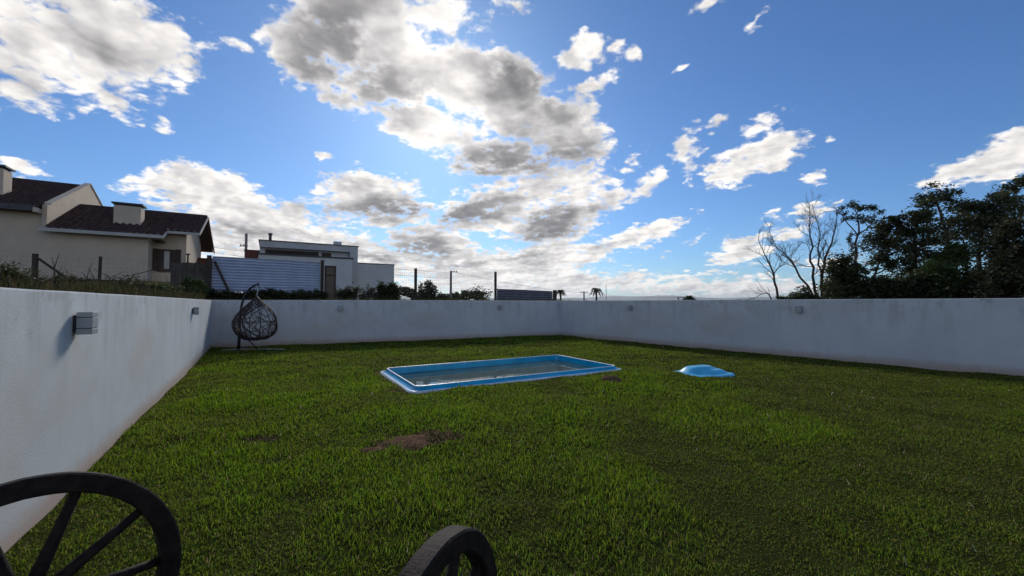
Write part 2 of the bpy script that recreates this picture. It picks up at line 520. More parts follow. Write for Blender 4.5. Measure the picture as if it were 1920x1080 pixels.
# ------------------------------------------------------------------ mesh helpers
class MB:
    def __init__(self):
        self.v = []
        self.f = []

    def add(self, vs, fs):
        o = len(self.v)
        self.v += [tuple(x) for x in vs]
        self.f += [tuple(i + o for i in q) for q in fs]

    def box(self, x0, x1, y0, y1, z0, z1):
        self.add([(x0, y0, z0), (x1, y0, z0), (x1, y1, z0), (x0, y1, z0), (x0, y0, z1), (x1, y0, z1), (x1, y1, z1), (x0, y1, z1)],
                 [(0, 3, 2, 1), (4, 5, 6, 7), (0, 1, 5, 4), (1, 2, 6, 5), (2, 3, 7, 6), (3, 0, 4, 7)])
        return self

    def prism(self, poly, x0, x1):            # polygon in (y,z) extruded along x
        n = len(poly)
        self.add([(x0, y, z) for y, z in poly] + [(x1, y, z) for y, z in poly],
                 [tuple(range(n))[::-1], tuple(range(n, 2 * n))] + [(i, (i + 1) % n, n + (i + 1) % n, n + i) for i in range(n)])
        return self

    def tube(self, pts, rad, sides=6, caps=True, closed=False):
        pts = [Vector(p) for p in pts]
        n = len(pts)
        rad = [rad] * n if isinstance(rad, (int, float)) else list(rad)
        o = len(self.v)
        up = Vector((0.13, 0.07, 1)).normalized()
        prev = None
        for i, p in enumerate(pts):
            if closed:
                d = pts[(i + 1) % n] - pts[i - 1]
            else:
                d = pts[min(i + 1, n - 1)] - pts[max(i - 1, 0)]
            d = d.normalized() if d.length > 1e-9 else Vector((0, 0, 1))
            a = (prev - d * prev.dot(d)) if prev is not None else d.cross(up if abs(d.dot(up)) < .95 else Vector((1, 0, 0)))
            a = a.normalized() if a.length > 1e-6 else d.orthogonal().normalized()
            prev = a
            b = d.cross(a)
            for k in range(sides):
                th = 2 * math.pi * k / sides
                self.v.append(tuple(p + (a * math.cos(th) + b * math.sin(th)) * rad[i]))
        for i in range(n if closed else n - 1):
            i2 = (i + 1) % n
            for k in range(sides):
                k2 = (k + 1) % sides
                self.f.append((o + i * sides + k, o + i * sides + k2, o + i2 * sides + k2, o + i2 * sides + k))
        if caps and not closed:
            self.f.append(tuple(o + k for k in range(sides))[::-1])
            self.f.append(tuple(o + (n - 1) * sides + k for k in range(sides)))
        return self

    def build(self, name, m, parent=None, smooth=False, bevel=0.0):
        me = bpy.data.meshes.new(name)
        me.from_pydata(self.v, [], self.f)
        me.materials.append(MAT[m])
        if smooth:
            me.polygons.foreach_set('use_smooth', [True] * len(me.polygons))
        me.update()
        ob = bpy.data.objects.new(name, me)
        col.objects.link(ob)
        if parent is not None:
            ob.parent = parent
        if bevel:
            b = ob.modifiers.new('bevel', 'BEVEL')
            b.width = bevel
            b.segments = 2
            b.limit_method = 'ANGLE'
        return ob


def fast_mesh(name, V, F, m, parent=None, colors=None, smooth=False):
    """V (n,3) array, F (m,k) array of one polygon size"""
    me = bpy.data.meshes.new(name)
    V = np.asarray(V, np.float32)
    F = np.asarray(F, np.int32)
    me.vertices.add(len(V))
    me.vertices.foreach_set('co', V.ravel())
    me.loops.add(F.size)
    me.loops.foreach_set('vertex_index', F.ravel())
    me.polygons.add(len(F))
    me.polygons.foreach_set('loop_start', np.arange(0, F.size, F.shape[1], dtype=np.int32))
    if smooth:
        me.polygons.foreach_set('use_smooth', np.ones(len(F), bool))
    me.update(calc_edges=True)
    if colors is not None:
        a = me.color_attributes.new('tint', 'FLOAT_COLOR', 'POINT')
        c = np.ones((len(V), 4), np.float32)
        c[:, :3] = colors
        a.data.foreach_set('color', c.ravel())
    me.materials.append(MAT[m])
    ob = bpy.data.objects.new(name, me)
    col.objects.link(ob)
    if parent is not None:
        ob.parent = parent
    return ob


def tag(o, label, cat, group=None):
    o['label'] = label
    o['category'] = cat
    if group:
        o['group'] = group
    return o


def struct(o, kind='structure', label=None):
    o['kind'] = kind
    if label:
        o['label'] = label
    return o


def thing(name, label, cat, loc=(0, 0, 0), rz=0.0, group=None):
    o = bpy.data.objects.new(name, None)
    o.empty_display_size = 0.2
    o.location = loc
    o.rotation_euler = (0, 0, rz)
    col.objects.link(o)
    return tag(o, label, cat, group)


def vnoise(x, y, seed=0):
    """smooth 2-D value noise 0..1, numpy"""
    x = np.asarray(x, float)
    y = np.asarray(y, float)
    xi, yi = np.floor(x).astype(int), np.floor(y).astype(int)
    fx, fy = x - xi, y - yi
    fx, fy = fx * fx * (3 - 2 * fx), fy * fy * (3 - 2 * fy)

    def hsh(a, b):
        h = (a * 374761393 + b * 668265263 + seed * 974711) & 0x7fffffff
        h = ((h ^ (h >> 13)) * 1274126177) & 0x7fffffff
        return ((h ^ (h >> 16)) & 0xffff) / 65535.0
    return (hsh(xi, yi) * (1 - fx) + hsh(xi + 1, yi) * fx) * (1 - fy) + (hsh(xi, yi + 1) * (1 - fx) + hsh(xi + 1, yi + 1) * fx) * fy


def sstep(x, a, b):
    t = np.clip((np.asarray(x, float) - a) / (b - a), 0, 1)
    return t * t * (3 - 2 * t)


# ------------------------------------------------------------------ the yard: lawn, walls, outer ground
CL = Vector((-10.036, 13.563))                # far left corner of the yard
CR = Vector((2.207, 18.706))                  # far right corner
dl = (Vector((-3.018, 2.465)) - CL).normalized()
dr = (Vector((10.329, 8.237)) - CR).normalized()
FL = CL + dl * 17.0                           # the side walls run on past the viewer
FR = CR + dr * 24.0
WALL_H = 1.588
WALL_T = 0.16
YARD = [CL, CR, FR, FL]

POOL_C = Vector((-0.19, 9.0))
POOL_A = math.radians(29.7)
POOL_L, POOL_W = 4.53, 2.20
pu = Vector((math.cos(POOL_A), math.sin(POOL_A)))
pv = Vector((-pu.y, pu.x))
LID_C = Vector((4.03, 8.60))
LID_A = math.radians(24.0)
BARE = [(-1.06, 4.40, 0.43, 0.27, 0.05), (-1.40, 4.16, 0.16, 0.09, .3), (-2.76, 4.45, 0.18, 0.10, 0.0), (-1.95, 6.85, .24, .1, 0), (-2.3, 7.9, .3, .07, 0),
        (1.9, 7.86, 0.22, 0.17, 0.0)]


def ground_z(x, y):
    x = np.asarray(x, float)
    y = np.asarray(y, float)
    return 0.05 * (vnoise(x * .35 + 3, y * .35, 5) - .5) + 0.05 * (vnoise(x * 1.3, y * 1.3, 9) - .5) + 0.025 * (vnoise(x * 4.1, y * 4.1, 10) - .5)


def in_poly(x, y, poly, grow=0.0):
    """signed inside test of a convex polygon, grow metres outwards"""
    ok = np.ones(np.shape(x), bool)
    n = len(poly)
    for i in range(n):
        a, b = poly[i], poly[(i + 1) % n]
        ex, ey = b.x - a.x, b.y - a.y
        L = math.hypot(ex, ey)
        dd = ((x - a.x) * ey - (y - a.y) * ex) / L   # >0 on the right: inside (clockwise order)
        ok &= dd > -grow
    return ok


# lawn sheet laid out in the pool's own axes, with the pool's opening left free
us = sorted(set(np.round(np.concatenate([np.arange(-14, 20, 0.22), [-POOL_L / 2, POOL_L / 2]]), 4)))
vs = sorted(set(np.round(np.concatenate([np.arange(-22, 14, 0.22), [-POOL_W / 2, POOL_W / 2]]), 4)))
U, Vv = np.meshgrid(us, vs, indexing='ij')
LX = POOL_C.x + U * pu.x + Vv * pv.x
LY = POOL_C.y + U * pu.y + Vv * pv.y
LZ = ground_z(LX, LY)
idx = np.arange(U.size).reshape(U.shape)
fc = np.stack([idx[:-1, :-1], idx[1:, :-1], idx[1:, 1:], idx[:-1, 1:]], -1).reshape(-1, 4)
cu = ((U[:-1, :-1] + U[1:, 1:]) / 2).ravel()
cv = ((Vv[:-1, :-1] + Vv[1:, 1:]) / 2).ravel()
cx = ((LX[:-1, :-1] + LX[1:, 1:]) / 2).ravel()
cy = ((LY[:-1, :-1] + LY[1:, 1:]) / 2).ravel()
keep = in_poly(cx, cy, YARD, 0.12) & ~((np.abs(cu) < POOL_L / 2) & (np.abs(cv) < POOL_W / 2))
fc = fc[keep]
usedv, inv_i = np.unique(fc.ravel(), return_inverse=True)
lawn = fast_mesh('lawn', np.stack([LX.ravel(), LY.ravel(), LZ.ravel()], 1)[usedv], inv_i.reshape(-1, 4), 'soil', smooth=True)
struct(lawn)


def yard_wall(name, a, b, label):
    """free-standing wall from a to b; local x runs along it, y outwards, z up"""
    d = b - a
    L = d.length
    rz = math.atan2(d.y, d.x)
    me = MB()
    n = max(2, int(L / 0.5))
    random.seed(name)
    prof = [(0, -0.15), (0, WALL_H), (WALL_T, WALL_H + .004), (WALL_T, -0.15)]
    V, F = [], []
    for i in range(n + 1):
        x = L * i / n
        wob = 0.004 * (random.random() - .5)
        for (y, z) in prof:
            V.append((x, y, z + (wob if z > 1 else 0)))
    for i in range(n):
        for k in range(4):
            k2 = (k + 1) % 4
            F.append((i * 4 + k, i * 4 + k2, (i + 1) * 4 + k2, (i + 1) * 4 + k))
    F.append((3, 2, 1, 0))
    F.append(tuple(n * 4 + k for k in range(4)))
    me.add(V, F)
    o = me.build(name, 'wall_paint', bevel=0.012)
    o.location = (a.x, a.y, 0)
    o.rotation_euler = (0, 0, rz)
    return tag(o, label, 'wall', 'white garden walls')


ub = (CR - CL).normalized()
# inner faces lie on the yard outline; ends butt against each other
left_wall = yard_wall('garden_wall', FL, CL + (CL - FL).normalized() * 0.0, 'white painted garden wall along the left side with dark run-off stains')
back_wall = yard_wall('garden_wall', CL - ub * 0.16, CR + ub * 0.16, 'bluish white garden wall across the back behind the hanging chair')
right_wall = yard_wall('garden_wall', CR, FR, 'long white garden wall along the right side below the trees')

# ground outside the walls: one sheet of rings spreading from the yard outline to the horizon
RING = 160


def outer_z(x, y, d):
    az = math.degrees(math.atan2(x, y))
    left = float(sstep(-az, -8, 30)) if az > -140 else 0.6
    zl = 1.50 + 0.075 * min(d, 19) * float(sstep(-az, 26, 42))
    zr = 1.02 - 0.03 * min(d, 30)
    behind = float(sstep(-y, -3, 2))
    z = zl * left + zr * (1 - left)
    z = z * (1 - behind)
    if d > 40:
        z -= 0.055 * (min(d, 700) - 40)
    if d > 2:
        z += 0.10 * (float(vnoise(x * .2, y * .2, 3)) - .5) * min(1, d / 6)
    return z


per = []
cen = (CL + CR + FR + FL) / 4
for i in range(4):
    a, b = YARD[i], YARD[(i + 1) % 4]
    for k in range(RING // 4):
        per.append(a + (b - a) * (k / (RING // 4)))
offs = [0.05, 0.5, 1.2, 2.2, 3.5, 5, 7, 9.5, 13, 17, 22, 30, 42, 60, 90, 140, 220, 400, 700, 1300, 2600, 5500, 11000, 22000]
V, F = [], []
for d in offs:
    for i, q in enumerate(per):
        o = q - cen
        w = q + o.normalized() * d if d < 4 else q + o.normalized() * d
        V.append((w.x, w.y, outer_z(w.x, w.y, d)))
for r_ in range(len(offs) - 1):
    for i in range(RING):
        j = (i + 1) % RING
        F.append((r_ * RING + i, (r_ + 1) * RING + i, (r_ + 1) * RING + j, r_ * RING + j))
struct(fast_mesh('terrain', V, F, 'terrain', smooth=True))

# far hills on the horizon
V, F = [], []
NH = 260
for i in range(NH + 1):
    a = math.radians(-80 + 160 * i / NH)
    hz = 95 + 150 * float(vnoise(i * .085, 1.5, 2)) + 60 * float(vnoise(i * .3, 4.5, 7)) + 14 * float(vnoise(i * 1.1, 8, 4))
    R0 = 15000
    for (rr, z) in ((R0, -45), (R0 + 900, hz * .55), (R0 + 1900, hz), (R0 + 4500, -45)):
        V.append((math.sin(a) * rr, math.cos(a) * rr, z))
for i in range(NH):
    for k in range(3):
        F.append((i * 4 + k, i * 4 + k + 1, (i + 1) * 4 + k + 1, (i + 1) * 4 + k))
struct(fast_mesh('hills', V, F, 'hill', smooth=True))

# ------------------------------------------------------------------ grass blades
rngen = np.random.default_rng(11)


def blades(P, length, width, lean, tint, name, m, parent=None, curl=1.0):
    """P (n,3) roots; one tapered, bent blade of three triangles each"""
    n = len(P)
    th = rngen.uniform(0, 2 * np.pi, n)
    side = np.stack([np.cos(th), np.sin(th), np.zeros(n)], 1)
    fa = rngen.uniform(0, 2 * np.pi, n)
    fwd = np.stack([np.cos(fa), np.sin(fa), np.zeros(n)], 1)
    l = length[:, None]
    w = width[:, None] * .5
    k = lean[:, None]
    up = np.array([[0, 0, 1.0]])
    mid = P + up * l * .55 * np.sqrt(np.clip(1 - (k * .45) ** 2, 0.05, 1)) + fwd * l * .5 * k * .45
    tip = mid + up * l * .5 * np.clip(1 - k * curl, -0.35, 1) + fwd * l * .55 * k
    V = np.empty((n, 5, 3), np.float32)
    V[:, 0] = P - side * w
    V[:, 1] = P + side * w
    V[:, 2] = mid - side * w * .85
    V[:, 3] = mid + side * w * .85
    V[:, 4] = tip
    b = (np.arange(n) * 5)[:, None]
    F = np.concatenate([b + np.array([[0, 1, 3]]), b + np.array([[0, 3, 2]]), b + np.array([[2, 3, 4]])])
    C = np.repeat(tint[:, None, :], 5, 1)
    return fast_mesh(name, V.reshape(-1, 3), F, m, parent, C.reshape(-1, 3))


def tall_field(x, y):
    """1 where the lawn is long and lush, 0 where it is short and dull"""
    t = np.zeros(np.shape(x))
    for (px, py, rx, ry) in [(560, 740, 230, 60), (880, 770, 300, 60), (700, 920, 330, 110), (930, 840, 200, 70), (1380, 790, 190, 40),
                             (1170, 960, 170, 120), (620, 1020, 300, 90), (1230, 730, 200, 30), (1000, 1050, 200, 60)]:
        c = G(px, py)
        e1, e2 = G(px + rx, py), G(px, py - ry)
        a, b = (e1 - c).length, max(0.3, (e2 - c).length)
        q = np.sqrt(((x - c.x) / a) ** 2 + ((y - c.y) / b) ** 2)
        t = np.maximum(t, 1 - sstep(q, .55, 1.15))
    nz = vnoise(x * 1.3, y * 1.3, 21) * .45 + vnoise(x * 3.3, y * 3.3, 22) * .30 + vnoise(x * 8.5, y * 8.5, 23) * .25
    far = sstep(y, 6.5, 9.0) * (1 - sstep(x, 2.5, 6.0)) * .45
    return np.clip(np.maximum(t * .8, far) + (nz - .5) * 1.7, 0, 1)


def bare_field(x, y):
    b = np.zeros(np.shape(x))
    nz = (vnoise(x * 5, y * 5, 31) - .5) * .9 + (vnoise(x * 13, y * 13, 32) - .5) * .5
    for (bx, by, a, c, r) in BARE:
        u = (x - bx) * math.cos(r) + (y - by) * math.sin(r)
        v = -(x - bx) * math.sin(r) + (y - by) * math.cos(r)
        b = np.maximum(b, 1 - sstep(np.sqrt((u / a) ** 2 + (v / c) ** 2) + nz, .75, 1.15))
    return b


def lid_local(x, y):
    dx, dy = x - LID_C.x, y - LID_C.y
    return dx * math.cos(LID_A) + dy * math.sin(LID_A), -dx * math.sin(LID_A) + dy * math.cos(LID_A)


def scatter(y0, y1, dens):
    x0, x1 = -13.0, 13.0
    n = int((x1 - x0) * (y1 - y0) * dens)
    x = rngen.uniform(x0, x1, n)
    y = rngen.uniform(y0, y1, n)
    ok = in_poly(x, y, YARD, -0.015) & (np.abs(x) < 1.75 * np.maximum(y, 0) + 1.6)
    u = (x - POOL_C.x) * pu.x + (y - POOL_C.y) * pu.y
    v = (x - POOL_C.x) * pv.x + (y - POOL_C.y) * pv.y
    ok &= ~((np.abs(u) < POOL_L / 2 + .165) & (np.abs(v) < POOL_W / 2 + .165))
    a, b = lid_local(x, y)
    ok &= ~((np.abs(a) < .5) & (np.abs(b) < .4))
    return x[ok], y[ok]


gx, gy, gd = [], [], []
for (y0, y1, dn) in ((0.9, 2.6, 6200), (2.6, 4.2, 5800), (4.2, 6.5, 4000), (6.5, 9.5, 2300), (9.5, 13.5, 1200), (13.5, 19.5, 650)):
    x, y = scatter(y0, y1, dn)
    gx.append(x)
    gy.append(y)
gx, gy = np.concatenate(gx), np.concatenate(gy)
tall = tall_field(gx, gy)
bare = bare_field(gx, gy)
keep = (rngen.uniform(0, 1, len(gx)) > bare * 0.35) & (rngen.uniform(0, 1, len(gx)) > tall * .38)
keep &= ((gx - 1.9) / .20) ** 2 + ((gy - 7.86) / .15) ** 2 > 1
gx, gy, tall, bare = gx[keep], gy[keep], tall[keep], bare[keep]
dist = np.hypot(gx, gy)
n = len(gx)
ln = (0.025 + 0.036 * tall) * rngen.uniform(.6, 1.35, n) * (1 + np.clip(dist - 6, 0, 12) * .02)
wd = rngen.uniform(.0034, .0075, n) * (1 + np.clip(dist - 3, 0, 16) * .17)
lean = np.clip(rngen.normal(.66, .30, n) + (1 - tall) * .30, .05, 1.3)
ln *= (1 - .35 * bare)
lean += bare * .5
lush = np.array([0.160, 0.258, 0.015])
dull = np.array([0.142, 0.182, 0.026])
straw = np.array([0.26, 0.20, 0.10])
brown = np.array([0.235, 0.150, 0.092])
patch = np.clip(tall * .85 + (vnoise(gx * .8, gy * .8, 41) - .4) * .5, 0, 1)
tint = dull[None] * (1 - patch[:, None]) + lush[None] * patch[:, None]
tint *= rngen.uniform(.60, 1.45, n)[:, None]
tint[:, 0] *= rngen.uniform(.75, 1.3, n)
sb = rngen.uniform(0, 1, n) < (.03 + .055 * (1 - patch))
tint[sb] = straw * rngen.uniform(.6, 1.2, sb.sum())[:, None]
pe = np.maximum(np.abs((gx - POOL_C.x) * pu.x + (gy - POOL_C.y) * pu.y) - POOL_L / 2, np.abs((gx - POOL_C.x) * pv.x + (gy - POOL_C.y) * pv.y) - POOL_W / 2)
edge = (1 - sstep(pe, .16, .34)) * sstep(vnoise(gx * 3, gy * 3, 61), .35, .65)
bb = rngen.uniform(0, 1, n) < np.maximum(bare * 1.05, edge * .55)
tint[bb] = brown * rngen.uniform(.5, 1.5, bb.sum())[:, None]
cut = rngen.uniform(0, 1, n) < .0007          # pale dry clippings lying on top
tint[cut] = np.array([0.40, 0.35, 0.24]) * rngen.uniform(.7, 1.3, cut.sum())[:, None]
lean[cut] = 1.25
ln[cut] = rngen.uniform(.05, .10, cut.sum())
P = np.stack([gx, gy, ground_z(gx, gy) - .004], 1)
P[cut, 2] += .03
g = blades(P, ln, wd, lean, tint, 'grass', 'grass')
struct(g, 'stuff', 'green lawn grass with longer bright tufts and short dull patches')
print('blades', n)

# bare earth patches: thin uneven lenses of soil showing through the lawn
for i, (bx, by, a, c, r) in enumerate(BARE):
    if i in (2, 3, 4):
        continue
    mound = 0.085 if i == 5 else 0.004
    m_ = MB()
    vs_, fs_ = [(0, 0, mound + .004)], []
    random.seed(70 + i)
    NA = 28
    offs_ = [random.uniform(.8, 1.15) for _ in range(NA)]
    for ring in (0.35, 0.7, 1.0):
        for k in range(NA):
            th = 2 * math.pi * k / NA
            rr = ring * (offs_[k] if ring > .5 else 1)
            zz_ = mound * (1 - ring ** 2) + random.uniform(-.004, .006) * (ring < 1) - (0.035 if ring == 1.0 else 0)
            vs_.append((math.cos(th) * a * rr, math.sin(th) * c * rr, zz_ + .006))
    for k in range(NA):
        k2 = (k + 1) % NA
        fs_.append((0, 1 + k, 1 + k2))
        for q in range(2):
            fs_.append((1 + q * NA + k, 1 + (q + 1) * NA + k, 1 + (q + 1) * NA + k2, 1 + q * NA + k2))
    m_.add(vs_, fs_)
    o = m_.build('bare_earth', 'bare_earth', smooth=True)
    o.location = (bx, by, float(ground_z(bx, by)))
    o.rotation_euler = (0, 0, r)
    struct(o)

# ------------------------------------------------------------------ swimming pool
def rrect(L, W, rad, seg=5):
    out = []
    for (sx, sy, a0) in ((1, 1, 0), (-1, 1, 90), (-1, -1, 180), (1, -1, 270)):
        for k in range(seg + 1):
            a = math.radians(a0 + 90 * k / seg)
            out.append((sx * (L / 2 - rad) + rad * math.cos(a), sy * (W / 2 - rad) + rad * math.sin(a)))
    return out


def loft(rings):
    m_ = MB()
    n_ = len(rings[0])
    V_, F_ = [], []
    for rg in rings:
        V_ += rg
    for i in range(len(rings) - 1):
        for k in range(n_):
            k2 = (k + 1) % n_
            F_.append((i * n_ + k, i * n_ + k2, (i + 1) * n_ + k2, (i + 1) * n_ + k))
    m_.add(V_, F_)
    return m_


def ring(L, W, rad, z):
    return [(x, y, z) for x, y in rrect(L, W, rad)]


LIP = 0.09
pool = thing('swimming_pool', 'blue fibreglass swimming pool sunk in the lawn, half filled', 'pool', (POOL_C.x, POOL_C.y, 0), POOL_A)
shell_r = [ring(POOL_L, POOL_W, .10, LIP - .012), ring(POOL_L - .03, POOL_W - .03, .11, -.10), ring(POOL_L - .10, POOL_W - .10, .14, -.75),
           ring(POOL_L - .30, POOL_W - .30, .16, -1.10)]
sh = loft(shell_r)
nn = len(shell_r[0])
sh.f.append(tuple(3 * nn + k for k in range(nn)))
sh.build('shell', 'gelcoat', pool, smooth=False)
lip = loft([ring(POOL_L + .002, POOL_W + .002, .10, LIP - .012), ring(POOL_L + .008, POOL_W + .008, .105, LIP - .002), ring(POOL_L + .03, POOL_W + .03, .11, LIP),
            ring(POOL_L + .055, POOL_W + .055, .12, LIP - .006)])
lip.build('lip', 'gelcoat_edge_glint', pool, smooth=True)  # bright sky reflection along the blue lip, put in as near-white colour
rim = loft([ring(POOL_L + .056, POOL_W + .056, .12, LIP - .007), ring(POOL_L + .085, POOL_W + .085, .13, LIP - .035), ring(POOL_L + .11, POOL_W + .11, .14, .034),
            ring(POOL_L + .20, POOL_W + .20, .16, .022)])
rim.build('rim', 'gelcoat', pool, smooth=True)
fl = loft([ring(POOL_L + .201, POOL_W + .201, .16, .023), ring(POOL_L + .31, POOL_W + .31, .2, .016), ring(POOL_L + .32, POOL_W + .32, .2, -.05)])
fl.build('flange', 'gelcoat_edge_glint', pool, smooth=True)
wl = MB()
rr_ = ring(POOL_L - .035, POOL_W - .035, .11, 0)
wl.v = [tuple(p) for p in rr_]
wl.f = [tuple(range(len(rr_)))]
wat = wl.build('water', 'water')
wat.location = (POOL_C.x, POOL_C.y, LIP - .14)
wat.rotation_euler = (0, 0, POOL_A)
struct(wat)

# ------------------------------------------------------------------ blue fibreglass cover on the lawn
NG = 46
xs = np.linspace(-1, 1, NG)
A, B = np.meshgrid(xs, xs, indexing='ij')
q = (np.abs(A) ** 4.5 + np.abs(B) ** 4.5) ** (1 / 4.5)         # rounded-square radius
LXh, LYh = 0.56, 0.44


def sbump(cx, cy, rx, ry, p=2.6):
    rr = ((np.abs(A - cx) / rx) ** p + (np.abs(B - cy) / ry) ** p) ** (1 / p)
    return 1 - sstep(rr, .55, 1.25)


Z = 0.035 + 0.115 * sbump(-.12, .22, .62, .55) + 0.080 * sbump(.18, -.18, .62, .55) * (1 - .5 * sbump(-.12, .25, .62, .52))
Z = np.minimum(Z, .17) * (1 - sstep(q, .70, 1.02)) + 0.03 * sstep(q, .70, 1.02)
Z = np.where(q > .985, -.01, Z)
sc_ = np.where(q > 1, 1 / np.maximum(q, 1e-6), 1)
Vl = np.stack([A * sc_ * LXh, B * sc_ * LYh, Z], -1).reshape(-1, 3)
idn = np.arange(NG * NG).reshape(NG, NG)
Fl = np.stack([idn[:-1, :-1], idn[1:, :-1], idn[1:, 1:], idn[:-1, 1:]], -1).reshape(-1, 4)
lid = fast_mesh('filter_cover', Vl, Fl, 'gelcoat_pale', smooth=True)
lid.location = (LID_C.x, LID_C.y, 0.0)
lid.rotation_euler = (0, 0, LID_A)
tag(lid, 'light blue moulded fibreglass cover lying on the lawn right of the pool', 'cover')

# ------------------------------------------------------------------ wall lamps


def plane_hit(px, py, a, b):
    """sight line against the upright plane through a and b"""
    d = ray(px, py)
    e_ = b - a
    nx, ny = -e_.y, e_.x
    k = (nx * a.x + ny * a.y) / (nx * d.x + ny * d.y)
    return Vector((d.x * k, d.y * k, EYE + d.z * k))


def wall_lamp(px, py, a, b, label):
    e_ = (b - a).normalized()
    p = plane_hit(px, py, a, b)
    t = thing('wall_lamp', label, 'wall lamp', (p.x, p.y, p.z), math.atan2(e_.y, e_.x), 'box lamps on the garden walls')
    # local -y points into the yard
    MB().box(-.055, .055, -.022, -.001, -.065, .065).build('mounting_plate', 'lamp_gap_shade', t)  # plate coloured near-black as the shadow gap between lamp and wall
    MB().box(-.072, .072, -.118, -.024, -.040, .045).build('housing', 'lamp_grey', t, bevel=.003)
    MB().box(-.072, .072, -.118, -.024, .050, .090).build('top_cap', 'lamp_grey', t, bevel=.003)
    MB().box(-.072, .072, -.118, -.024, -.090, -.045).build('bottom_cap', 'lamp_grey', t, bevel=.003)
    MB().box(-.066, .066, -.112, -.030, -.0449, -.0401).build('lens', 'lamp_gap_shade', t)  # no lens: dark strip painting the shade in the lower slot
    MB().box(-.066, .066, -.112, -.030, .0451, .0499).build('lens', 'lamp_gap_shade', t)  # same dark strip as painted shade in the upper slot
    return t


wall_lamp(141, 606, FL, CL, 'nearest grey box lamp on the left garden wall')
wall_lamp(361, 583, FL, CL, 'small grey box lamp at the far end of the left garden wall')
wall_lamp(638, 578, CL, CR, 'small box lamp on the back wall right of the hanging chair')
wall_lamp(938, 576, CL, CR, 'small box lamp on the back wall near the right corner')
wall_lamp(1183, 577, CR, FR, 'small box lamp on the right wall nearest the corner')
wall_lamp(1499, 580, CR, FR, 'box lamp on the right wall under the bare tree')

# ------------------------------------------------------------------ hanging egg chair and its stand
EY = 12.75


def E(px, py, dy=0.0):
    return W(px, py, EY + dy)


bx0 = G(447, 656.5)
EY = bx0.y
stand = thing('chair_stand', 'curved black steel stand holding the woven hanging chair', 'stand', (bx0.x, bx0.y, 0))


def loc(p):
    return Vector(p) - Vector((bx0.x, bx0.y, 0))


pole = [E(447.5, 656), E(448, 640), E(449, 620), E(449.5, 600), E(451, 585), E(453.5, 570), E(457, 559), E(462, 549), E(469, 540.5), E(477, 535), E(484, 532.5)]
MB().tube([loc(p) for p in pole], [.048, .045, .042, .038, .035, .034, .033, .032, .031, .030, .029], 10).build('pole', 'iron_black', stand, smooth=True)
tip = loc(E(484.5, 532.5))
MB().tube([tip + Vector((0, 0, .03)), tip + Vector((0.0, 0, -.09))], [.02, .017], 8).build('hook', 'iron_black', stand, smooth=True)
MB().tube([loc(E(452, 628)), loc(E(470, 641)), loc(E(483, 655))], .019, 8).build('brace', 'iron_black', stand, smooth=True)
MB().tube([(-.30, -.32, .035), (0, 0, .035), (1.45, .05, .025)], .017, 8).build('base_leg', 'base_steel', stand, smooth=True)
MB().tube([(-.05, .45, .03), (0, 0, .03), (.35, -.55, .03)], .028, 8).build('base_leg', 'iron_black', stand, smooth=True)
MB().box(-.35, .40, -.32, .12, .0, .022).build('base_plate', 'iron_black', stand)

top = E(482, 556)
bot = E(479, 638)
HB = top.z - bot.z
RB = 38.0 / 760 * EY
egg = thing('hanging_chair', 'dark woven egg-shaped hanging chair in the left back corner', 'hanging chair', (bot.x, bot.y, bot.z))
PROF = [(0, .10), (.015, .38), (.05, .58), (.12, .78), (.22, .92), (.34, 1.0), (.44, .99), (.54, .90), (.64, .745), (.74, .56), (.84, .36), (.93, .16), (1, .03)]


def prof(v):
    for (a, ra), (b, rb) in zip(PROF, PROF[1:]):
        if v <= b:
            k = (v - a) / (b - a)
            return ra + (rb - ra) * k
    return .03


def eggp(th, v, off=0.0):
    r_ = RB * prof(max(0, min(1, v))) + off
    return Vector((math.cos(th) * r_ + (top.x - bot.x) * max(0, v - .4), math.sin(th) * r_ * .92, v * HB))


TH0 = 1.38                                    # the opening faces right and a little away


def is_open(th, v):
    d = (th - TH0 + math.pi) % (2 * math.pi) - math.pi
    return (d / 1.33) ** 2 + ((v - .42) / .37) ** 2 < 1


random.seed(5)
weave = MB()
for k in range(112):
    th, v = random.uniform(0, 2 * math.pi), random.uniform(0.02, .95)
    dth, dv = random.uniform(-1, 1) * .12, random.uniform(-1, 1) * .05
    cur = []
    for s_ in range(random.randint(14, 30)):
        th += dth
        v += dv
        dth += random.uniform(-.02, .02)
        if v < .02 or v > .93:
            dv = -dv
            v = max(.02, min(.93, v))
        if is_open(th, v):
            if len(cur) > 2:
                weave.tube(cur, .0078, 4)
            cur = []
            continue
        cur.append(eggp(th, v, random.uniform(-.008, .008)))
    if len(cur) > 2:
        weave.tube(cur, .0078, 4)
weave.build('woven_strands', 'rattan', egg)
for k in range(9):
    th = TH0 + 1.33 + (2 * math.pi - 2.66) * k / 8
    MB().tube([eggp(th, v / 20) for v in range(0, 21)], .013, 6).build('rib', 'rattan', egg, smooth=True)
for v in (.08, .43):
    pts = [eggp(TH0 + 1.33 + (2 * math.pi - 2.66) * k / 32, v) for k in range(33)]
    MB().tube(pts, .014, 6).build('hoop', 'rattan', egg, smooth=True)
MB().tube([eggp(TH0 + 1.35 * math.cos(2 * math.pi * k / 40), .42 +   .38 * math.sin(2 * math.pi * k / 40), .01) for k in range(40)], .021, 8, closed=True).build('rim', 'rattan', egg, smooth=True)
MB().tube([eggp(2 * math.pi * k / 32, .035) for k in range(32)], .024, 6, closed=True).build('bottom_ring', 'rattan', egg, smooth=True)
ch = MB()
c0 = Vector((top.x - bot.x, 0, HB))
c0.x = (top.x - bot.x) * .6
c1 = Vector((tip.x + bx0.x - bot.x, 0, tip.z - .08 - bot.z))
NLK = 7
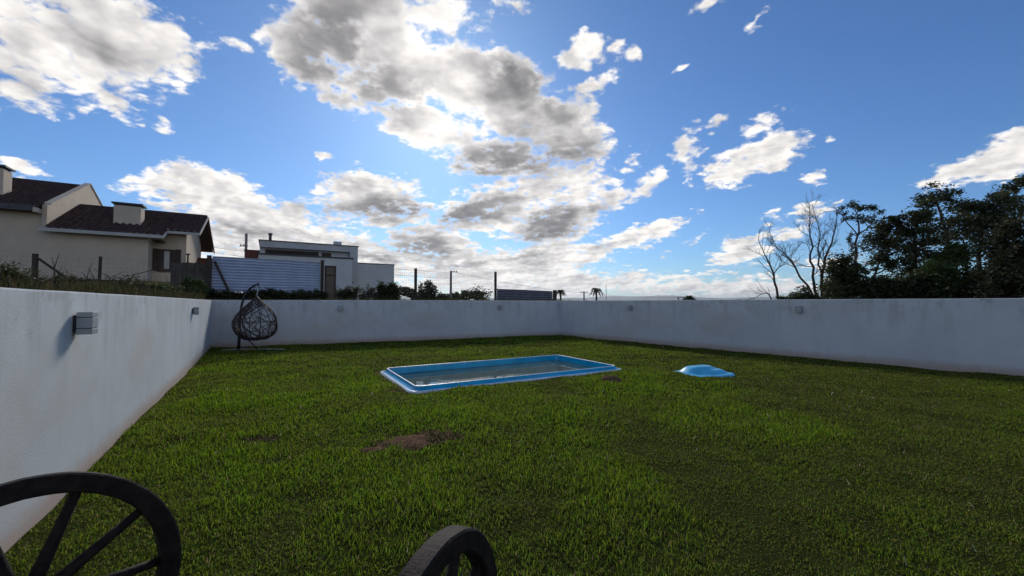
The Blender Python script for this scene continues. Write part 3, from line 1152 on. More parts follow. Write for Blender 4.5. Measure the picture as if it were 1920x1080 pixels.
for k in range(NLK):
    p = c0.lerp(c1, (k + .5) / NLK)
    ax = Vector((1, 0, 0)) if k % 2 else Vector((0, 1, 0))
    hl = (c1 - c0).length / NLK * .62
    ch.tube([p + ax * (.016 * math.cos(t_ * math.pi / 5)) + Vector((0, 0, hl * math.sin(t_ * math.pi / 5))) for t_ in range(10)], .006, 5, closed=True)
ch.build('chain', 'galvanised', egg)

# ------------------------------------------------------------------ wagon wheels in the foreground


def wagon_wheel(c, az_n, tilt, R, label, ang0, width):
    """local x is the axle, pointing to the side the photo shows"""
    t = thing('wagon_wheel', label, 'wagon wheel', c, 0, 'dark wooden wagon wheels')
    t.rotation_euler = Euler((0, -tilt, az_n), 'XYZ')
    NS = 10
    rin = R * .845
    hw = width
    m_ = MB()
    SEG = 96
    pr = [(0, R - .006), (-.006, R), (-hw + .006, R), (-hw, R - .006), (-hw, rin + .006), (-hw + .006, rin), (-.006, rin), (0, rin + .006)]
    V_, F_ = [], []
    random.seed(label)
    for k in range(SEG):
        th = 2 * math.pi * k / SEG
        wb = 1 + random.uniform(-.0022, .0022)
        for (x, r_) in pr:
            V_.append((x, math.cos(th) * r_ * wb, math.sin(th) * r_ * wb))
    n_ = len(pr)
    for k in range(SEG):
        k2 = (k + 1) % SEG
        for j in range(n_):
            j2 = (j + 1) % n_
            F_.append((k * n_ + j, k * n_ + j2, k2 * n_ + j2, k2 * n_ + j))
    m_.add(V_, F_)
    m_.build('rim', 'old_wood', t, smooth=False)
    for k in range(NS):
        th = math.radians(ang0 + 360 / NS * k)
        d = Vector((0, math.cos(th), math.sin(th)))
        xo = Vector((-hw * .5, 0, 0))
        MB().tube([xo + d * .06, xo + d * .12, xo + d * (rin * .6), xo + d * (rin + .01)], [.027, .024, .020, .0165], 8).build('spoke', 'old_wood', t, smooth=True)
    hb = MB()
    pts = [(-hw * .5 - .12, .05), (-hw * .5 - .115, .062), (-hw * .5 - .06, .066), (-hw * .5 - .05, .085), (-hw * .5 + .05, .085), (-hw * .5 + .06, .066), (-hw * .5 + .115, .062), (-hw * .5 + .12, .05)]
    hb.tube([(x, 0, 0) for x, _ in pts], [r_ for _, r_ in pts], 20)
    hb.build('hub', 'old_wood', t, smooth=True)
    return t


wagon_wheel((-1.669, 1.418, .438), -.608, .133, .442, 'large dark wooden wagon wheel at the lower left beside the wall', -2.5, .062)
wagon_wheel((-.186, 1.118, .420), -.339, 0.0, .418, 'dark wooden wagon wheel at the bottom centre of the lawn', 67.5, .066)

# ------------------------------------------------------------------ neighbour's house
HA = math.radians(31)
HC = Vector((-23.7, 26.3))
HZ = 2.95


def roof_slope(x0, x1, y0, z0, y1, z1, name, parent, m='roof_tile', pitch=.34, step=.42):
    """barrel-tiled slope from the eave (y0,z0) to the ridge (y1,z1)"""
    L = math.hypot(y1 - y0, z1 - z0)
    dy, dz = (y1 - y0) / L, (z1 - z0) / L
    ny, nz_ = -dz * (1 if y1 > y0 else -1), abs(dy)
    if y1 < y0:
        ny = abs(dz)
    cols_ = max(4, int(round((x1 - x0) / pitch))) * 4
    rows_ = max(2, int(round(L / step)))
    V_, F_ = [], []
    lines = []
    for r in range(rows_):
        lines.append((L * r / rows_, .075))
        lines.append((L * (r + 1) / rows_ - .004, .012))
    for (d, lift) in lines:
        for c in range(cols_ + 1):
            x = x0 + (x1 - x0) * c / cols_
            h_ = lift + .125 * (.5 + .5 * math.cos(2 * math.pi * c / 4))
            V_.append((x, y0 + dy * d + ny * h_, z0 + dz * d + nz_ * h_))
    for r in range(len(lines) - 1):
        for c in range(cols_):
            a = r * (cols_ + 1) + c
            F_.append((a, a + 1, a + cols_ + 2, a + cols_ + 1))
    return fast_mesh(name, V_, F_, m, parent)


house = thing('house', 'cream rendered house with dark tiled roofs behind the left wall', 'house', (HC.x, HC.y, HZ), HA)
SL = .47
E0 = 2.83                                     # eave level of the low wing at t = -.5
RT, RZ = 4.6, 2.83 + .47 * 5.1
# walls
MB().box(-14.0, -4.76, 0.02, 9.2, -1.2, 3.862).build('wall', 'cream_render', house)
lowwall = MB()
lowwall.prism([(0, -1.2), (0, E0 + .20), (RT, RZ - .10), (9.2, E0 + .20), (9.2, -1.2)], -4.755, 0.0)
lowwall.build('wall', 'cream_render', house)
rec = MB()
rec.prism([(1.2, -1.2), (1.2, E0 + .77), (RT, RZ - .10), (8.4, E0 + .55), (8.4, -1.2)], 0.004, 1.78)
rec.build('wall', 'cream_render', house)
MB().box(-14.0, 0.0, -.03, 0.015, -1.2, -.02).build('plinth', 'concrete', house)
# low wing roof: main slope, shortened slope over the porch recess, rear slope
rf = roof_slope(-4.55, .80, -.5, E0, RT, RZ, 'roof', house)
k6 = (.6 + .5) / (RT + .5)
rf2 = roof_slope(.80, 2.55, .6, E0 + (RZ - E0) * k6, RT, RZ, 'roof', house)
rf3 = roof_slope(-4.55, 2.55, RT + 4.6, RZ - SL * 4.6, RT, RZ, 'roof', house)
MB().tube([(-4.55, RT, RZ + .07), (2.55, RT, RZ + .07)], .11, 8).build('ridge_cap', 'roof_tile', house)
MB().box(-4.76, .82, -.60, -.50, E0 - .10, E0 + .10).build('gutter', 'trim_white', house)
MB().box(.84, 2.57, .50, .60, E0 + (RZ - E0) * k6 - .11, E0 + (RZ - E0) * k6 + .05).build('gutter', 'trim_white', house)
MB().prism([(-.62, E0 - .12), (-.62, E0 + .06), (.60, E0 + (RZ - E0) * k6 + .06), (.60, E0 + (RZ - E0) * k6 - .12)], .80, .86).build('barge_board', 'trim_white', house)
MB().prism([(.50, E0 + (RZ - E0) * k6 - .12), (.50, E0 + (RZ - E0) * k6 + .06), (RT, RZ + .06), (RT, RZ - .12)], 2.57, 2.63).build('barge_board', 'trim_white', house)
MB().prism([(RT + .003, RZ - .12), (RT + .003, RZ + .06), (RT + 4.7, RZ - SL * 4.7 + .06), (RT + 4.7, RZ - SL * 4.7 - .16)], 2.57, 2.64).build('barge_board', 'soffit_wood', house)
MB().prism([(-.49, E0 - .06), (-.49, E0 - .02), (RT, RZ - .03), (RT, RZ - .07)], -4.5, .79).build('soffit', 'soffit_wood', house)
MB().prism([(.61, E0 + (RZ - E0) * k6 - .06), (.61, E0 + (RZ - E0) * k6 - .02), (RT, RZ - .03), (RT, RZ - .07)], .80, 2.54).build('soffit', 'soffit_wood', house)
MB().prism([(RT + .01, RZ - .09), (RT + .01, RZ - .03), (RT + 4.6, RZ - SL * 4.6 - .05), (RT + 4.6, RZ - SL * 4.6 - .11)], -4.5, 2.54).build('soffit', 'soffit_wood', house)
# tall wing roof and its parapet gable
TE, TZ, TR, TRZ = -.6, 3.98, 6.3, 6.93
roof_slope(-14.2, -4.78, TE, TZ, TR, TRZ, 'roof', house)
roof_slope(-14.2, -4.78, TR + 4, TRZ - 1.72, TR, TRZ, 'roof', house)
MB().tube([(-14.2, TR, TRZ + .07), (-4.9, TR, TRZ + .07)], .11, 8).build('ridge_cap', 'roof_tile', house)
MB().box(-14.2, -4.9, TE - .10, TE + .02, TZ - .14, TZ + .17).build('gutter', 'flashing', house)
MB().box(-14.2, -4.78, TE + .01, .018, TZ - .12, TZ - .06).build('soffit', 'soffit_wood', house)
par = MB()
par.prism([(-.15, 2.9), (-.15, TZ + .36), (.25, TZ + .46), (TR, TRZ + .26), (TR + 4, TRZ - 1.45), (TR + 4, 2.9)], -4.77, -4.555)
par.build('parapet', 'cream_render', house)
cp = MB()
cp.prism([(.20, TZ + .46), (.20, TZ + .53), (TR, TRZ + .335), (TR + 4.1, TRZ - 1.38), (TR + 4.1, TRZ - 1.45), (TR, TRZ + .265)], -4.83, -4.50)
cp.build('coping', 'cream_render', house)
MB().box(-4.95, -4.775, -.72, -.16, TZ - .2, TZ + .06).build('eave_end', 'cream_render', house)


def chimney(x0, x1, y0, y1, z0, z1):
    c = MB().box(x0, x1, y0, y1, z0, z1).build('chimney', 'cream_render', house, bevel=.02)
    MB().box(x0 - .10, x1 + .10, y0 - .10, y1 + .10, z1 + .10, z1 + .20).build('cap', 'flashing', c)
    MB().box(x0 + .08, x1 - .08, y0 + .08, y1 - .08, z1 + .002, z1 + .098).build('vent', 'flashing', c)


chimney(-2.05, -.70, 1.35, 2.35, 3.45, 4.98)
chimney(-8.3, -7.0, 1.6, 2.6, 4.5, 6.60)
# porch window with dark shutters, on the recessed wall
win = MB().box(.30, 1.22, 1.12, 1.197, .75, 2.20).build('window', 'shutter_wood', house)
MB().box(.62, .90, 1.105, 1.118, .86, 2.06).build('pane', 'trim_white', win)
MB().box(.25, 1.27, 1.05, 1.118, .68, .748).build('sill', 'shutter_wood', win)
for (a_, b_) in ((.02, .29), (1.23, 1.50)):
    s_ = MB().box(a_, b_, 1.13, 1.19, .72, 2.23).build('shutter', 'shutter_wood', house)
    for q_ in range(7):
        MB().box(a_ + .04, b_ - .04, 1.112, 1.128, .80 + q_ * .19, .93 + q_ * .19).build('slat', 'shutter_wood', s_)
MB().box(.15, .65, -.02, 1.18, 2.62, 2.70).build('porch_beam', 'soffit_wood', house)

# ------------------------------------------------------------------ white modern house
MHC = Vector((-14.5, 38.0))
MZ = 1.9
mh = thing('house', 'white flat-roofed modern house with a strip window behind the metal fence', 'house', (MHC.x, MHC.y, MZ), HA)
TOP = 6.76 - MZ
MB().box(-7.85, -.70, .50, 9.0, -1.0, TOP - .55).build('wall', 'modern_white', mh)
MB().box(-7.85, 0, 0, 9.2, TOP - .55 + .003, TOP).build('roof_fascia', 'modern_grey', mh)
MB().box(-.69, 0, 0, 9.0, -1.0, TOP - .55).build('corner_pier', 'modern_grey', mh)
MB().box(-7.95, .1, -.1, 9.3, TOP + .003, TOP + .06).build('coping', 'flashing', mh)
MB().box(.004, 3.48, .3, 8.0, -1.0, 5.22 - MZ).build('wall', 'modern_white', mh)
MB().box(.004, 3.56, .22, 8.1, 5.223 - MZ, 5.29 - MZ).build('coping', 'flashing', mh)
MB().box(-7.9, -.72, -1.4, .49, -1.0, 5.42 - MZ).build('wall', 'modern_white', mh)
MB().box(-8.0, -.62, -1.5, .495, 5.423 - MZ, 5.53 - MZ).build('coping', 'flashing', mh)
sw = MB().box(-7.45, -3.30, .44, .497, TOP - 1.12, TOP - .68).build('window', 'shutter_wood', mh)
for q_ in range(5):
    x = -7.38 + q_ * .815
    MB().box(x, x + .76, .425, .438, TOP - 1.06, TOP - .74).build('pane', 'glass', sw)
MB().box(-3.05, -2.25, .44, .497, 5.55 - MZ, TOP - .70).build('door', 'shutter_wood', mh)
pp = MB()
pp.tube([(-7.1, .9, TOP + .06), (-7.1, .9, TOP + .62)], .12, 10)
pp.build('flue', 'flashing', mh)
MB().tube([(-7.1, .9, TOP + .62), (-7.1, .9, TOP + .78)], .17, 10).build('flue_cap', 'flashing', mh)
MB().box(-2.0, -1.35, .6, 1.2, TOP + .061, TOP + .45).build('roof_unit', 'modern_white', mh)

bh = thing('house', 'small red brick outbuilding left of the white modern house', 'house', tuple(W(476, 483, 41).xy) + (2.0,), HA)
MB().box(-.75, .6, 0, 4, -1, 4.75).build('wall', 'brick_red', bh)
MB().box(-.85, .7, -.1, 4.1, 4.753, 4.85).build('coping', 'flashing', bh)
bh2 = thing('house', 'low brick building glimpsed between the cream house and the metal fence', 'house', tuple(W(386, 490, 33).xy) + (2.3,), HA)
MB().box(-.8, 1.2, 0, 3, -1, 2.75).build('wall', 'brick_red', bh2)
MB().box(-.9, 1.3, -.1, 3.1, 2.753, 2.83).build('coping', 'flashing', bh2)

# ------------------------------------------------------------------ fences on the boundary beyond the back wall
FA = math.atan2(.454, .891)
F0 = Vector((-12.27, 16.5))


def fz(s):                                    # ground level along the fence line
    p = F0 + Vector((.891, .454)) * s
    return 1.75 if s > -1 else 1.95


fence1 = thing('metal_fence', 'fence of corrugated metal sheets between weathered posts above the back wall', 'fence', (F0.x, F0.y, 0), FA)


def corr_sheet(x0, x1, z0, z1, ribs, parent, dz=0.0, y=0.0, name='sheet', m='metal_sheet'):
    rows2 = []
    for q_ in range(ribs):
        for (h_, d_) in ((0, .0), (.52, .0), (.60, .085), (.90, .085), (.98, .0)):
            rows2.append((z0 + (z1 - z0) * (q_ + h_) / ribs, d_))
    rows2.append((z1, 0))
    N_ = len(rows2) - 1
    V_, F_ = [], []
    for (z, d_) in rows2:
        for k in range(5):
            x = x0 + (x1 - x0) * k / 4
            V_.append((x, y + d_ + .006 * math.sin(3.1 * x + z), z + dz * (x - x0)))
    for i in range(N_):
        for k in range(4):
            a = i * 5 + k
            F_.append((a, a + 1, a + 6, a + 5))
    return fast_mesh(name, V_, F_, m, parent)


corr_sheet(.02, 1.62, 1.95, 3.40, 12, fence1, -.012)
corr_sheet(1.56, 2.96, 1.95, 3.37, 12, fence1, -.012, y=.02)
corr_sheet(2.90, 4.02, 1.96, 3.33, 12, fence1, -.012)
for x, w_, zt in ((-.06, .075, 3.42), (4.10, .07, 3.42)):
    MB().box(x - w_, x + w_, -.14, -.03, 1.0, zt).build('post', 'post_wood', fence1, bevel=.01)
MB().tube([(.12, -.10, 3.18), (.72, -.16, 1.75)], .055, 6).build('brace', 'post_wood', fence1)

gate = thing('gate_frame', 'narrow dark framed gate with tan infill right of the corrugated sheets', 'gate', (F0.x, F0.y, 0), FA)
MB().box(4.20, 4.27, -.03, .03, 1.2, 3.12).build('stile', 'shutter_wood', gate)
MB().box(4.61, 4.68, -.03, .03, 1.2, 3.12).build('stile', 'shutter_wood', gate)
MB().box(4.20, 4.68, -.03, .03, 3.123, 3.19).build('top_rail', 'shutter_wood', gate)
MB().box(4.272, 4.608, .0, .02, 1.2, 3.12).build('infill', 'tan_wall', gate)
MB().prism([(-.02, 2.72), (-.02, 2.78), (-.005, 2.78), (-.005, 2.72)], 4.275, 4.605).build('rail', 'shutter_wood', gate)

mesh_f = thing('wire_fence', 'tall square wire mesh fence between two dark posts above the back wall', 'fence', (F0.x, F0.y, 0), FA)
for x, zt in ((8.35, 3.22), (12.75, 3.20)):
    MB().tube([(x, 0, .8), (x, 0, zt)], .075, 8).build('post', 'post_wood', mesh_f)


def wire_panel(x0, x1, z0, z1, sx, sz, parent, r=.0022):
    m_ = MB()
    nx = int((x1 - x0) / sx)
    for i in range(nx + 1):
        x = x0 + (x1 - x0) * i / nx
        m_.tube([(x, 0, z0), (x, 0, z1)], r, 3, caps=False)
    nzv = int((z1 - z0) / sz)
    for i in range(nzv + 1):
        z = z0 + (z1 - z0) * i / nzv
        m_.tube([(x0, 0, z), ((x0 + x1) / 2, 0, z - .015), (x1, 0, z)], r, 3, caps=False)
    return m_.build('wire_mesh', 'wire', parent)


wire_panel(4.70, 8.30, 1.5, 3.24, .10, .12, mesh_f)
wire_panel(8.40, 12.70, 1.5, 3.14, .10, .12, mesh_f)

low_f = thing('metal_fence', 'low run of corrugated metal sheets ending near the right back corner', 'fence', (F0.x, F0.y, 0), FA)
corr_sheet(12.84, 14.8, 1.25, 2.26, 8, low_f, -.014, m='metal_sheet_dark')
corr_sheet(14.72, 16.5, 1.25, 2.22, 8, low_f, -.020, y=.02, m='metal_sheet_dark')
MB().box(16.52, 16.72, -.06, .06, .8, 2.24).build('post', 'post_wood', low_f)

board_f = thing('board_fence', 'dark weathered fence of upright boards left of the metal sheets', 'fence', (F0.x, F0.y, 0), FA)
random.seed(3)
x = -1.30
while x < -.20:
    w_ = random.uniform(.085, .12)
    MB().box(x, x + w_ - .005, .0 + random.uniform(-.012, .012), .03, 1.3, 3.10 + random.uniform(-.05, .03)).build('board', 'board_grey', board_f)
    x += w_
MB().box(-1.28, -.2, .045, .09, 2.0, 2.09).build('rail', 'board_grey', board_f)
MB().box(-1.28, -.2, .045, .09, 2.75, 2.84).build('rail', 'board_grey', board_f)
MB().tube([(-.80, .13, 1.3), (-.80, .13, 3.42)], .03, 6).build('post', 'post_wood', board_f)
MB().tube([(-.80, .13, 3.421), (-.80, .13, 3.47)], .075, 8).build('post_cap', 'flashing', board_f)

left_f = thing('wire_fence', 'slack wire fence on old posts in front of the cream house', 'fence', (F0.x, F0.y, 0), FA)
for x, r_, zt in ((-3.37, .05, 3.21), (-5.02, .085, 3.22), (-6.9, .06, 3.2)):
    MB().tube([(x, 0, 1.2), (x + random.uniform(-.03, .03), 0, zt)], r_, 7).build('post', 'post_wood', left_f)
MB().tube([(-4.95, -.02, 3.05), (-4.1, -.05, 2.28)], .045, 6).build('brace', 'post_wood', left_f)
for (a_, b_) in ((-3.37, -1.36), (-5.02, -3.37), (-6.9, -5.02)):
    wire_panel(a_ + .06, b_ - .06, 2.2, 3.12, .16, .15, left_f)

# ------------------------------------------------------------------ poles and wires
def upole(px, ytop, Y, r, label, arms=(), base=-2.0):
    p = W(px, ytop, Y)
    t = thing('utility_pole', label, 'utility pole', (p.x, p.y, base))
    MB().tube([(0, 0, 0), (0, 0, p.z - base)], [r * 1.25, r], 8).build('pole', 'concrete', t)
    for (dz, half, off) in arms:
        MB().box(-half + off, half + off, -.05, .05, p.z - base + dz - .06, p.z - base + dz + .06).build('crossarm', 'post_wood', t)
        for q_ in (-.8, 0, .8):
            MB().tube([(off + q_ * half, 0, p.z - base + dz + .061), (off + q_ * half, 0, p.z - base + dz + .26)], .05, 6).build('insulator', 'concrete', t)
    return t


upole(845.5, 508, 62, .17, 'utility pole with a short crossarm behind the wire mesh fence', ((-.15, .55, .45),))
upole(462, 438, 52, .15, 'slim pole rising between the cream and the modern house', ((-1.6, .5, -.3),), base=0)
upole(1095, 547, 95, .16, 'distant pole with a crossarm between the two palms', ((-.1, .95, 0),), base=-3)
upole(1272, 557, 100, .16, 'distant pole top with a leaning crossarm over the right wall', ((-.1, .9, .6),), base=-3)
p_ = W(1136.5, 533, 80)
tag(MB().tube([(p_.x, p_.y, -3), tuple(p_)], .05, 6).build('mast', 'concrete'), 'thin bare mast just right of the larger palm', 'mast')


def cable(a, b, sag, label):
    a, b = Vector(a), Vector(b)
    pts = []
    for k in range(17):
        t = k / 16
        p = a.lerp(b, t)
        p.z -= sag * 4 * t * (1 - t)
        pts.append(p)
    return tag(MB().tube(pts, .018, 4).build('power_line', 'flashing'), label, 'power line', 'overhead power lines')


cable(W(395, 463, 50), W(845, 512, 62), .3, 'upper power line running from behind the houses to the pole')
cable(W(395, 472, 50), W(845, 522, 62), .5, 'lower power line sagging behind the white modern house')
cable(W(848, 509, 62), W(1095, 549, 95), .5, 'power line from the mesh fence pole towards the palms')
cable(W(1095, 549, 95), W(1272, 558, 100), .4, 'power line between the two distant poles over the right wall')

# ------------------------------------------------------------------ trees and shrubs
def leaf_cloud(clumps, size, rs, flat=.75, per=90):
    """leaf quads spread through puffs; clumps: (centre, rx, ry, rz, amount)"""
    Vs = []
    for (c, rx, ry, rz, amt) in clumps:
        nsub = max(4, int(12 * amt))
        sub = rs.normal(0, .48, (nsub, 3))
        sub = sub / np.maximum(1, np.linalg.norm(sub, axis=1))[:, None]
        for q in sub:
            n_ = int(per * amt * rs.uniform(.35, 1.4) / max(1, nsub / 6))
            pts = rs.normal(0, 1, (n_, 3)) * np.array([.24, .24, .30 * flat]) + q
            pts = pts * np.array([rx, ry, rz]) + np.array(c)
            Vs.append(pts)
    P_ = np.concatenate(Vs)
    n_ = len(P_)
    a = rs.normal(0, 1, (n_, 3))
    a[:, 2] *= .5
    a /= np.linalg.norm(a, axis=1)[:, None]
    b = rs.normal(0, 1, (n_, 3))
    b[:, 2] *= .6
    b -= a * (a * b).sum(1)[:, None]
    b /= np.maximum(1e-6, np.linalg.norm(b, axis=1))[:, None]
    s_ = size * rs.uniform(.55, 1.35, n_)[:, None]
    V_ = np.stack([P_ - a * s_, P_ - b * s_ * .45, P_ + a * s_, P_ + b * s_ * .45], 1).reshape(-1, 3)
    F_ = np.arange(n_ * 4).reshape(-1, 4)
    return V_, F_


def bent(a, b, rs, k=4, amp=.12):
    a, b = np.array(a), np.array(b)
    L = np.linalg.norm(b - a)
    out = [a]
    off = rs.normal(0, amp * L, 3) * np.array([1, 1, .4])
    for i in range(1, k):
        t = i / k
        out.append(a + (b - a) * t + off * math.sin(math.pi * t) + rs.normal(0, .03 * L, 3))
    out.append(b)
    return out


def plant(name, label, cat, seed, base, trunks, clumps, leafm, leafsize, barkm='bark', group=None, per=90, flat=.75, r0=.10, twigs=5):
    """trunks: polylines of world points with radii; each clump is joined to the nearest trunk point by a limb"""
    rs = np.random.default_rng(seed)
    t = thing(name, label, cat, tuple(base), 0, group)
    bvec = np.array(base)
    tb = MB()
    nodes = []
    for tr in trunks:
        pts = [np.array(p) - bvec for p in tr[0]]
        # refine the trunk polyline
        fine_ = []
        for a, b in zip(pts, pts[1:]):
            fine_ += bent(a, b, rs, 3, .03)[:-1]
        fine_.append(pts[-1])
        rr = np.linspace(tr[1], tr[2], len(fine_))
        tb.tube(fine_, list(rr), 7)
        nodes += [(p, r) for p, r in zip(fine_, rr)]
    cl2 = []
    for (c, rx, ry, rz, amt) in clumps:
        c = np.array(c) - bvec
        cl2.append((c, rx, ry, rz, amt))
        best = min(nodes, key=lambda q: np.linalg.norm(q[0] - c) + max(0, q[0][2] - c[2]) * 1.5)
        limb = bent(best[0], c, rs, 4, .10)
        rl = min(best[1] * .7, r0)
        tb.tube(limb, list(np.linspace(rl, rl * .35, len(limb))), 5)
        for q in range(twigs):
            e_ = c + rs.normal(0, .55, 3) * np.array([rx, ry, rz])
            st = limb[rs.integers(2, len(limb))]
            tb.tube(bent(st, e_, rs, 3, .12), [rl * .35, rl * .28, rl * .2, rl * .1], 4)
    tb.build('trunk', barkm, t)
    if cl2 and leafm:
        V_, F_ = leaf_cloud(cl2, leafsize, rs, flat, per)
        fast_mesh('crown', V_, F_, leafm, t)
    return t


def cl(px, py, Y, rx, ry, amt=1.0, jit=0.0, k=1.0):
    p = W(px, py, Y)
    s = Y / FPX
    return (tuple(p), rx * s, rx * s * k, max(ry * 1.35, rx * .5) * s, amt)


def tk(pts, Y, r0, r1):
    return ([tuple(W(x, y, Y + d)) for (x, y, d) in pts], r0, r1)


def dead_branch(tb, rs, p, d, L, r, lvl):
    pts = [p]
    cur = np.array(p)
    dd = np.array(d) / np.linalg.norm(d)
    n_ = 5
    for i in range(n_):
        dd = dd + rs.normal(0, .13, 3) + np.array([0, 0, .06])
        dd /= np.linalg.norm(dd)
        cur = cur + dd * L / n_
        pts.append(cur.copy())
    tb.tube(pts, list(np.linspace(r, r * .45, n_ + 1)), 5 if lvl < 2 else 4)
    if lvl <= 0:
        return
    for i in range(2, n_ + 1):
        for q in range(1 if i < n_ else 2):
            a = rs.normal(0, .75, 3)
            nd = dd * .85 + a * np.array([1, .8, .5]) + np.array([0, 0, .15])
            dead_branch(tb, rs, pts[i], nd, L * rs.uniform(.42, .68), max(.008, r * .42), lvl - 1)


def dead_tree(name, label, seed, base, stems, lvl):
    rs = np.random.default_rng(seed)
    t = thing(name, label, 'tree', tuple(base), 0, 'bare trees over the right wall')
    bvec = np.array(base)
    tb = MB()
    for (pts, r0, r1, side) in stems:
        pl = [np.array(p) - bvec for p in pts]
        fine_ = []
        for a, b in zip(pl, pl[1:]):
            fine_ += bent(a, b, rs, 3, .03)[:-1]
        fine_.append(pl[-1])
        rr = np.linspace(r0, r1, len(fine_))
        tb.tube(fine_, list(rr * .72), 6)
        for i in range(len(fine_) // 3, len(fine_)):
            d = fine_[i] - fine_[i - 1]
            d /= np.linalg.norm(d)
            nd = d * .75 + rs.normal(0, .5, 3) + np.array([side * .35, 0, .25])
            dead_branch(tb, rs, fine_[i], nd, rs.uniform(.6, 1.25), max(.010, rr[i] * .34), lvl)
        dead_branch(tb, rs, fine_[-1], d + np.array([0, 0, .2]), 1.3, r1 * .9, lvl)
    tb.build('trunk', 'dead_bark', t)
    return t


YT = 30.0
gz = .2


def gb(px, Y):
    p = W(px, 560, Y)
    return Vector((p.x, p.y, outer_z(p.x, p.y, 14) - .1))


b_ = gb(1536, YT)
dead_tree('bare_tree', 'tall leafless tree with several pale stems over the right wall', 4, b_, [
    (tk([(1536, 575, 0), (1526, 530, 0), (1519, 490, .2), (1521, 450, .3), (1518, 425, .4)], YT, .16, .05) + (-.3,)),
    (tk([(1536, 575, 0), (1500, 520, -.4), (1486, 492, -.6), (1474, 478, -.6), (1455, 462, -.8)], YT, .12, .03) + (-1,)),
    (tk([(1544, 575, .3), (1541, 515, .4), (1546, 485, .5), (1560, 455, .6), (1567, 425, .7)], YT, .17, .05) + (.8,)),
    (tk([(1541, 520, .4), (1536, 480, 0), (1538, 440, 0), (1530, 410, 0)], YT, .10, .03) + (.0,)),
], 2)
b_ = gb(1462, YT - 2)
dead_tree('bare_tree', 'small twisted dead tree at the left end of the woodland', 9, b_, [
    (tk([(1463, 575, 0), (1456, 540, 0), (1447, 505, 0), (1438, 485, .2), (1430, 468, .3)], YT - 2, .12, .035) + (-.8,)),
    (tk([(1456, 540, 0), (1449, 515, -.3), (1462, 500, -.4), (1472, 492, -.5)], YT - 2, .07, .02) + (.8,)),
], 1)
b_ = gb(1448, YT - 4)
dead_tree('dead_branch', 'fallen grey branch arching over the top of the right wall', 15, b_, [
    (tk([(1450, 580, 0), (1446, 560, 0), (1438, 549, 0), (1426, 552, 0), (1412, 560, 0)], YT - 4, .07, .02) + (-1,)),
], 0)

TREEG = 'dark woodland trees beyond the right wall'
plant('slender_tree', 'slender tree with a small open crown beside the bare tree', 'tree', 21, gb(1600, YT + 1), [
    tk([(1598, 580, 0), (1600, 520, 0), (1606, 480, 0), (1607, 445, 0), (1608, 410, 0)], YT + 1, .13, .05),
    tk([(1607, 442, 0), (1630, 425, .4), (1642, 405, .6)], YT + 1, .06, .03),
    tk([(1607, 440, 0), (1590, 420, -.5), (1578, 400, -.6)], YT + 1, .05, .025)],
    [cl(1580, 392, YT + 1, 14, 8, .35), cl(1600, 385, YT + 1, 16, 7, .4), cl(1622, 390, YT + 1.3, 14, 7, .35), cl(1642, 392, YT + 1.5, 15, 8, .4),
     cl(1612, 410, YT + 1, 18, 8, .4), cl(1588, 412, YT + .6, 12, 6, .25), cl(1634, 408, YT + 1.5, 12, 6, .25), cl(1594, 440, YT + .7, 8, 8, .15), cl(1598, 470, YT + .8, 8, 14, .2), cl(1592, 455, YT + .8, 6, 9, .12)],
    'leaf_dark', .10, group=TREEG, per=150, r0=.05, twigs=8)
plant('round_bush', 'dense dark rounded bush under the slender tree', 'bush', 22, gb(1583, YT - 1), [tk([(1583, 580, 0), (1583, 530, 0)], YT - 1, .1, .05)],
      [cl(1585, 515, YT - 1, 32, 22, 1), cl(1565, 540, YT - 1, 26, 22, 1), cl(1605, 540, YT - 1, 26, 24, 1), cl(1585, 550, YT - 1, 45, 20, 1.2), cl(1590, 502, YT - 1, 18, 10, .5)],
      'leaf_dark', .11, per=420, flat=.9)
plant('low_bush', 'low dark bush at the foot of the bare trees', 'bush', 23, gb(1500, YT - 3), [tk([(1500, 585, 0), (1500, 555, 0)], YT - 3, .06, .03)],
      [cl(1498, 554, YT - 3, 24, 9, .9), cl(1520, 558, YT - 3, 22, 7, .8), cl(1480, 560, YT - 3, 14, 6, .5)], 'leaf_dark', .10, per=260, flat=.9)
plant('leaning_tree', 'small leaning tree with tufted foliage left of the tall woodland', 'tree', 24, gb(1628, YT + 2), [
    tk([(1618, 580, 0), (1628, 540, 0), (1640, 515, 0), (1648, 495, 0), (1650, 470, 0)], YT + 2, .11, .05),
    tk([(1640, 515, 0), (1670, 495, .3), (1690, 488, .4)], YT + 2, .06, .03)],
    [cl(1645, 465, YT + 2, 28, 13, .7), cl(1655, 440, YT + 2, 24, 12, .6), cl(1638, 485, YT + 2, 24, 8, .5), cl(1632, 505, YT + 2, 12, 6, .25), cl(1668, 425, YT + 2, 22, 9, .5), cl(1672, 497, YT + 2.4, 16, 6, .3), cl(1650, 455, YT + 2, 30, 14, .5)],
    'leaf_dark', .12, group=TREEG, per=185, r0=.06, twigs=7)
plant('woodland_tree', 'spreading dark tree in the left part of the woodland', 'tree', 25, gb(1705, YT + 1), [
    tk([(1700, 580, 0), (1708, 520, 0), (1716, 470, 0), (1712, 430, 0)], YT + 1, .17, .07),
    tk([(1715, 480, 0), (1740, 450, .5), (1750, 430, .7)], YT + 1, .09, .04)],
    [cl(1690, 415, YT + 1, 34, 12, .9), cl(1715, 405, YT + 1, 26, 10, .7), cl(1700, 440, YT + 1, 36, 14, 1), cl(1735, 435, YT + 1.4, 34, 16, 1), cl(1690, 468, YT + .7, 38, 15, 1), cl(1730, 470, YT + 1, 36, 16, 1),
     cl(1705, 500, YT + .6, 36, 14, .9), cl(1672, 412, YT + 1, 18, 8, .4), cl(1745, 500, YT + 1, 30, 18, .9)],
    'leaf_dark', .13, group=TREEG, per=190, r0=.08, twigs=7)
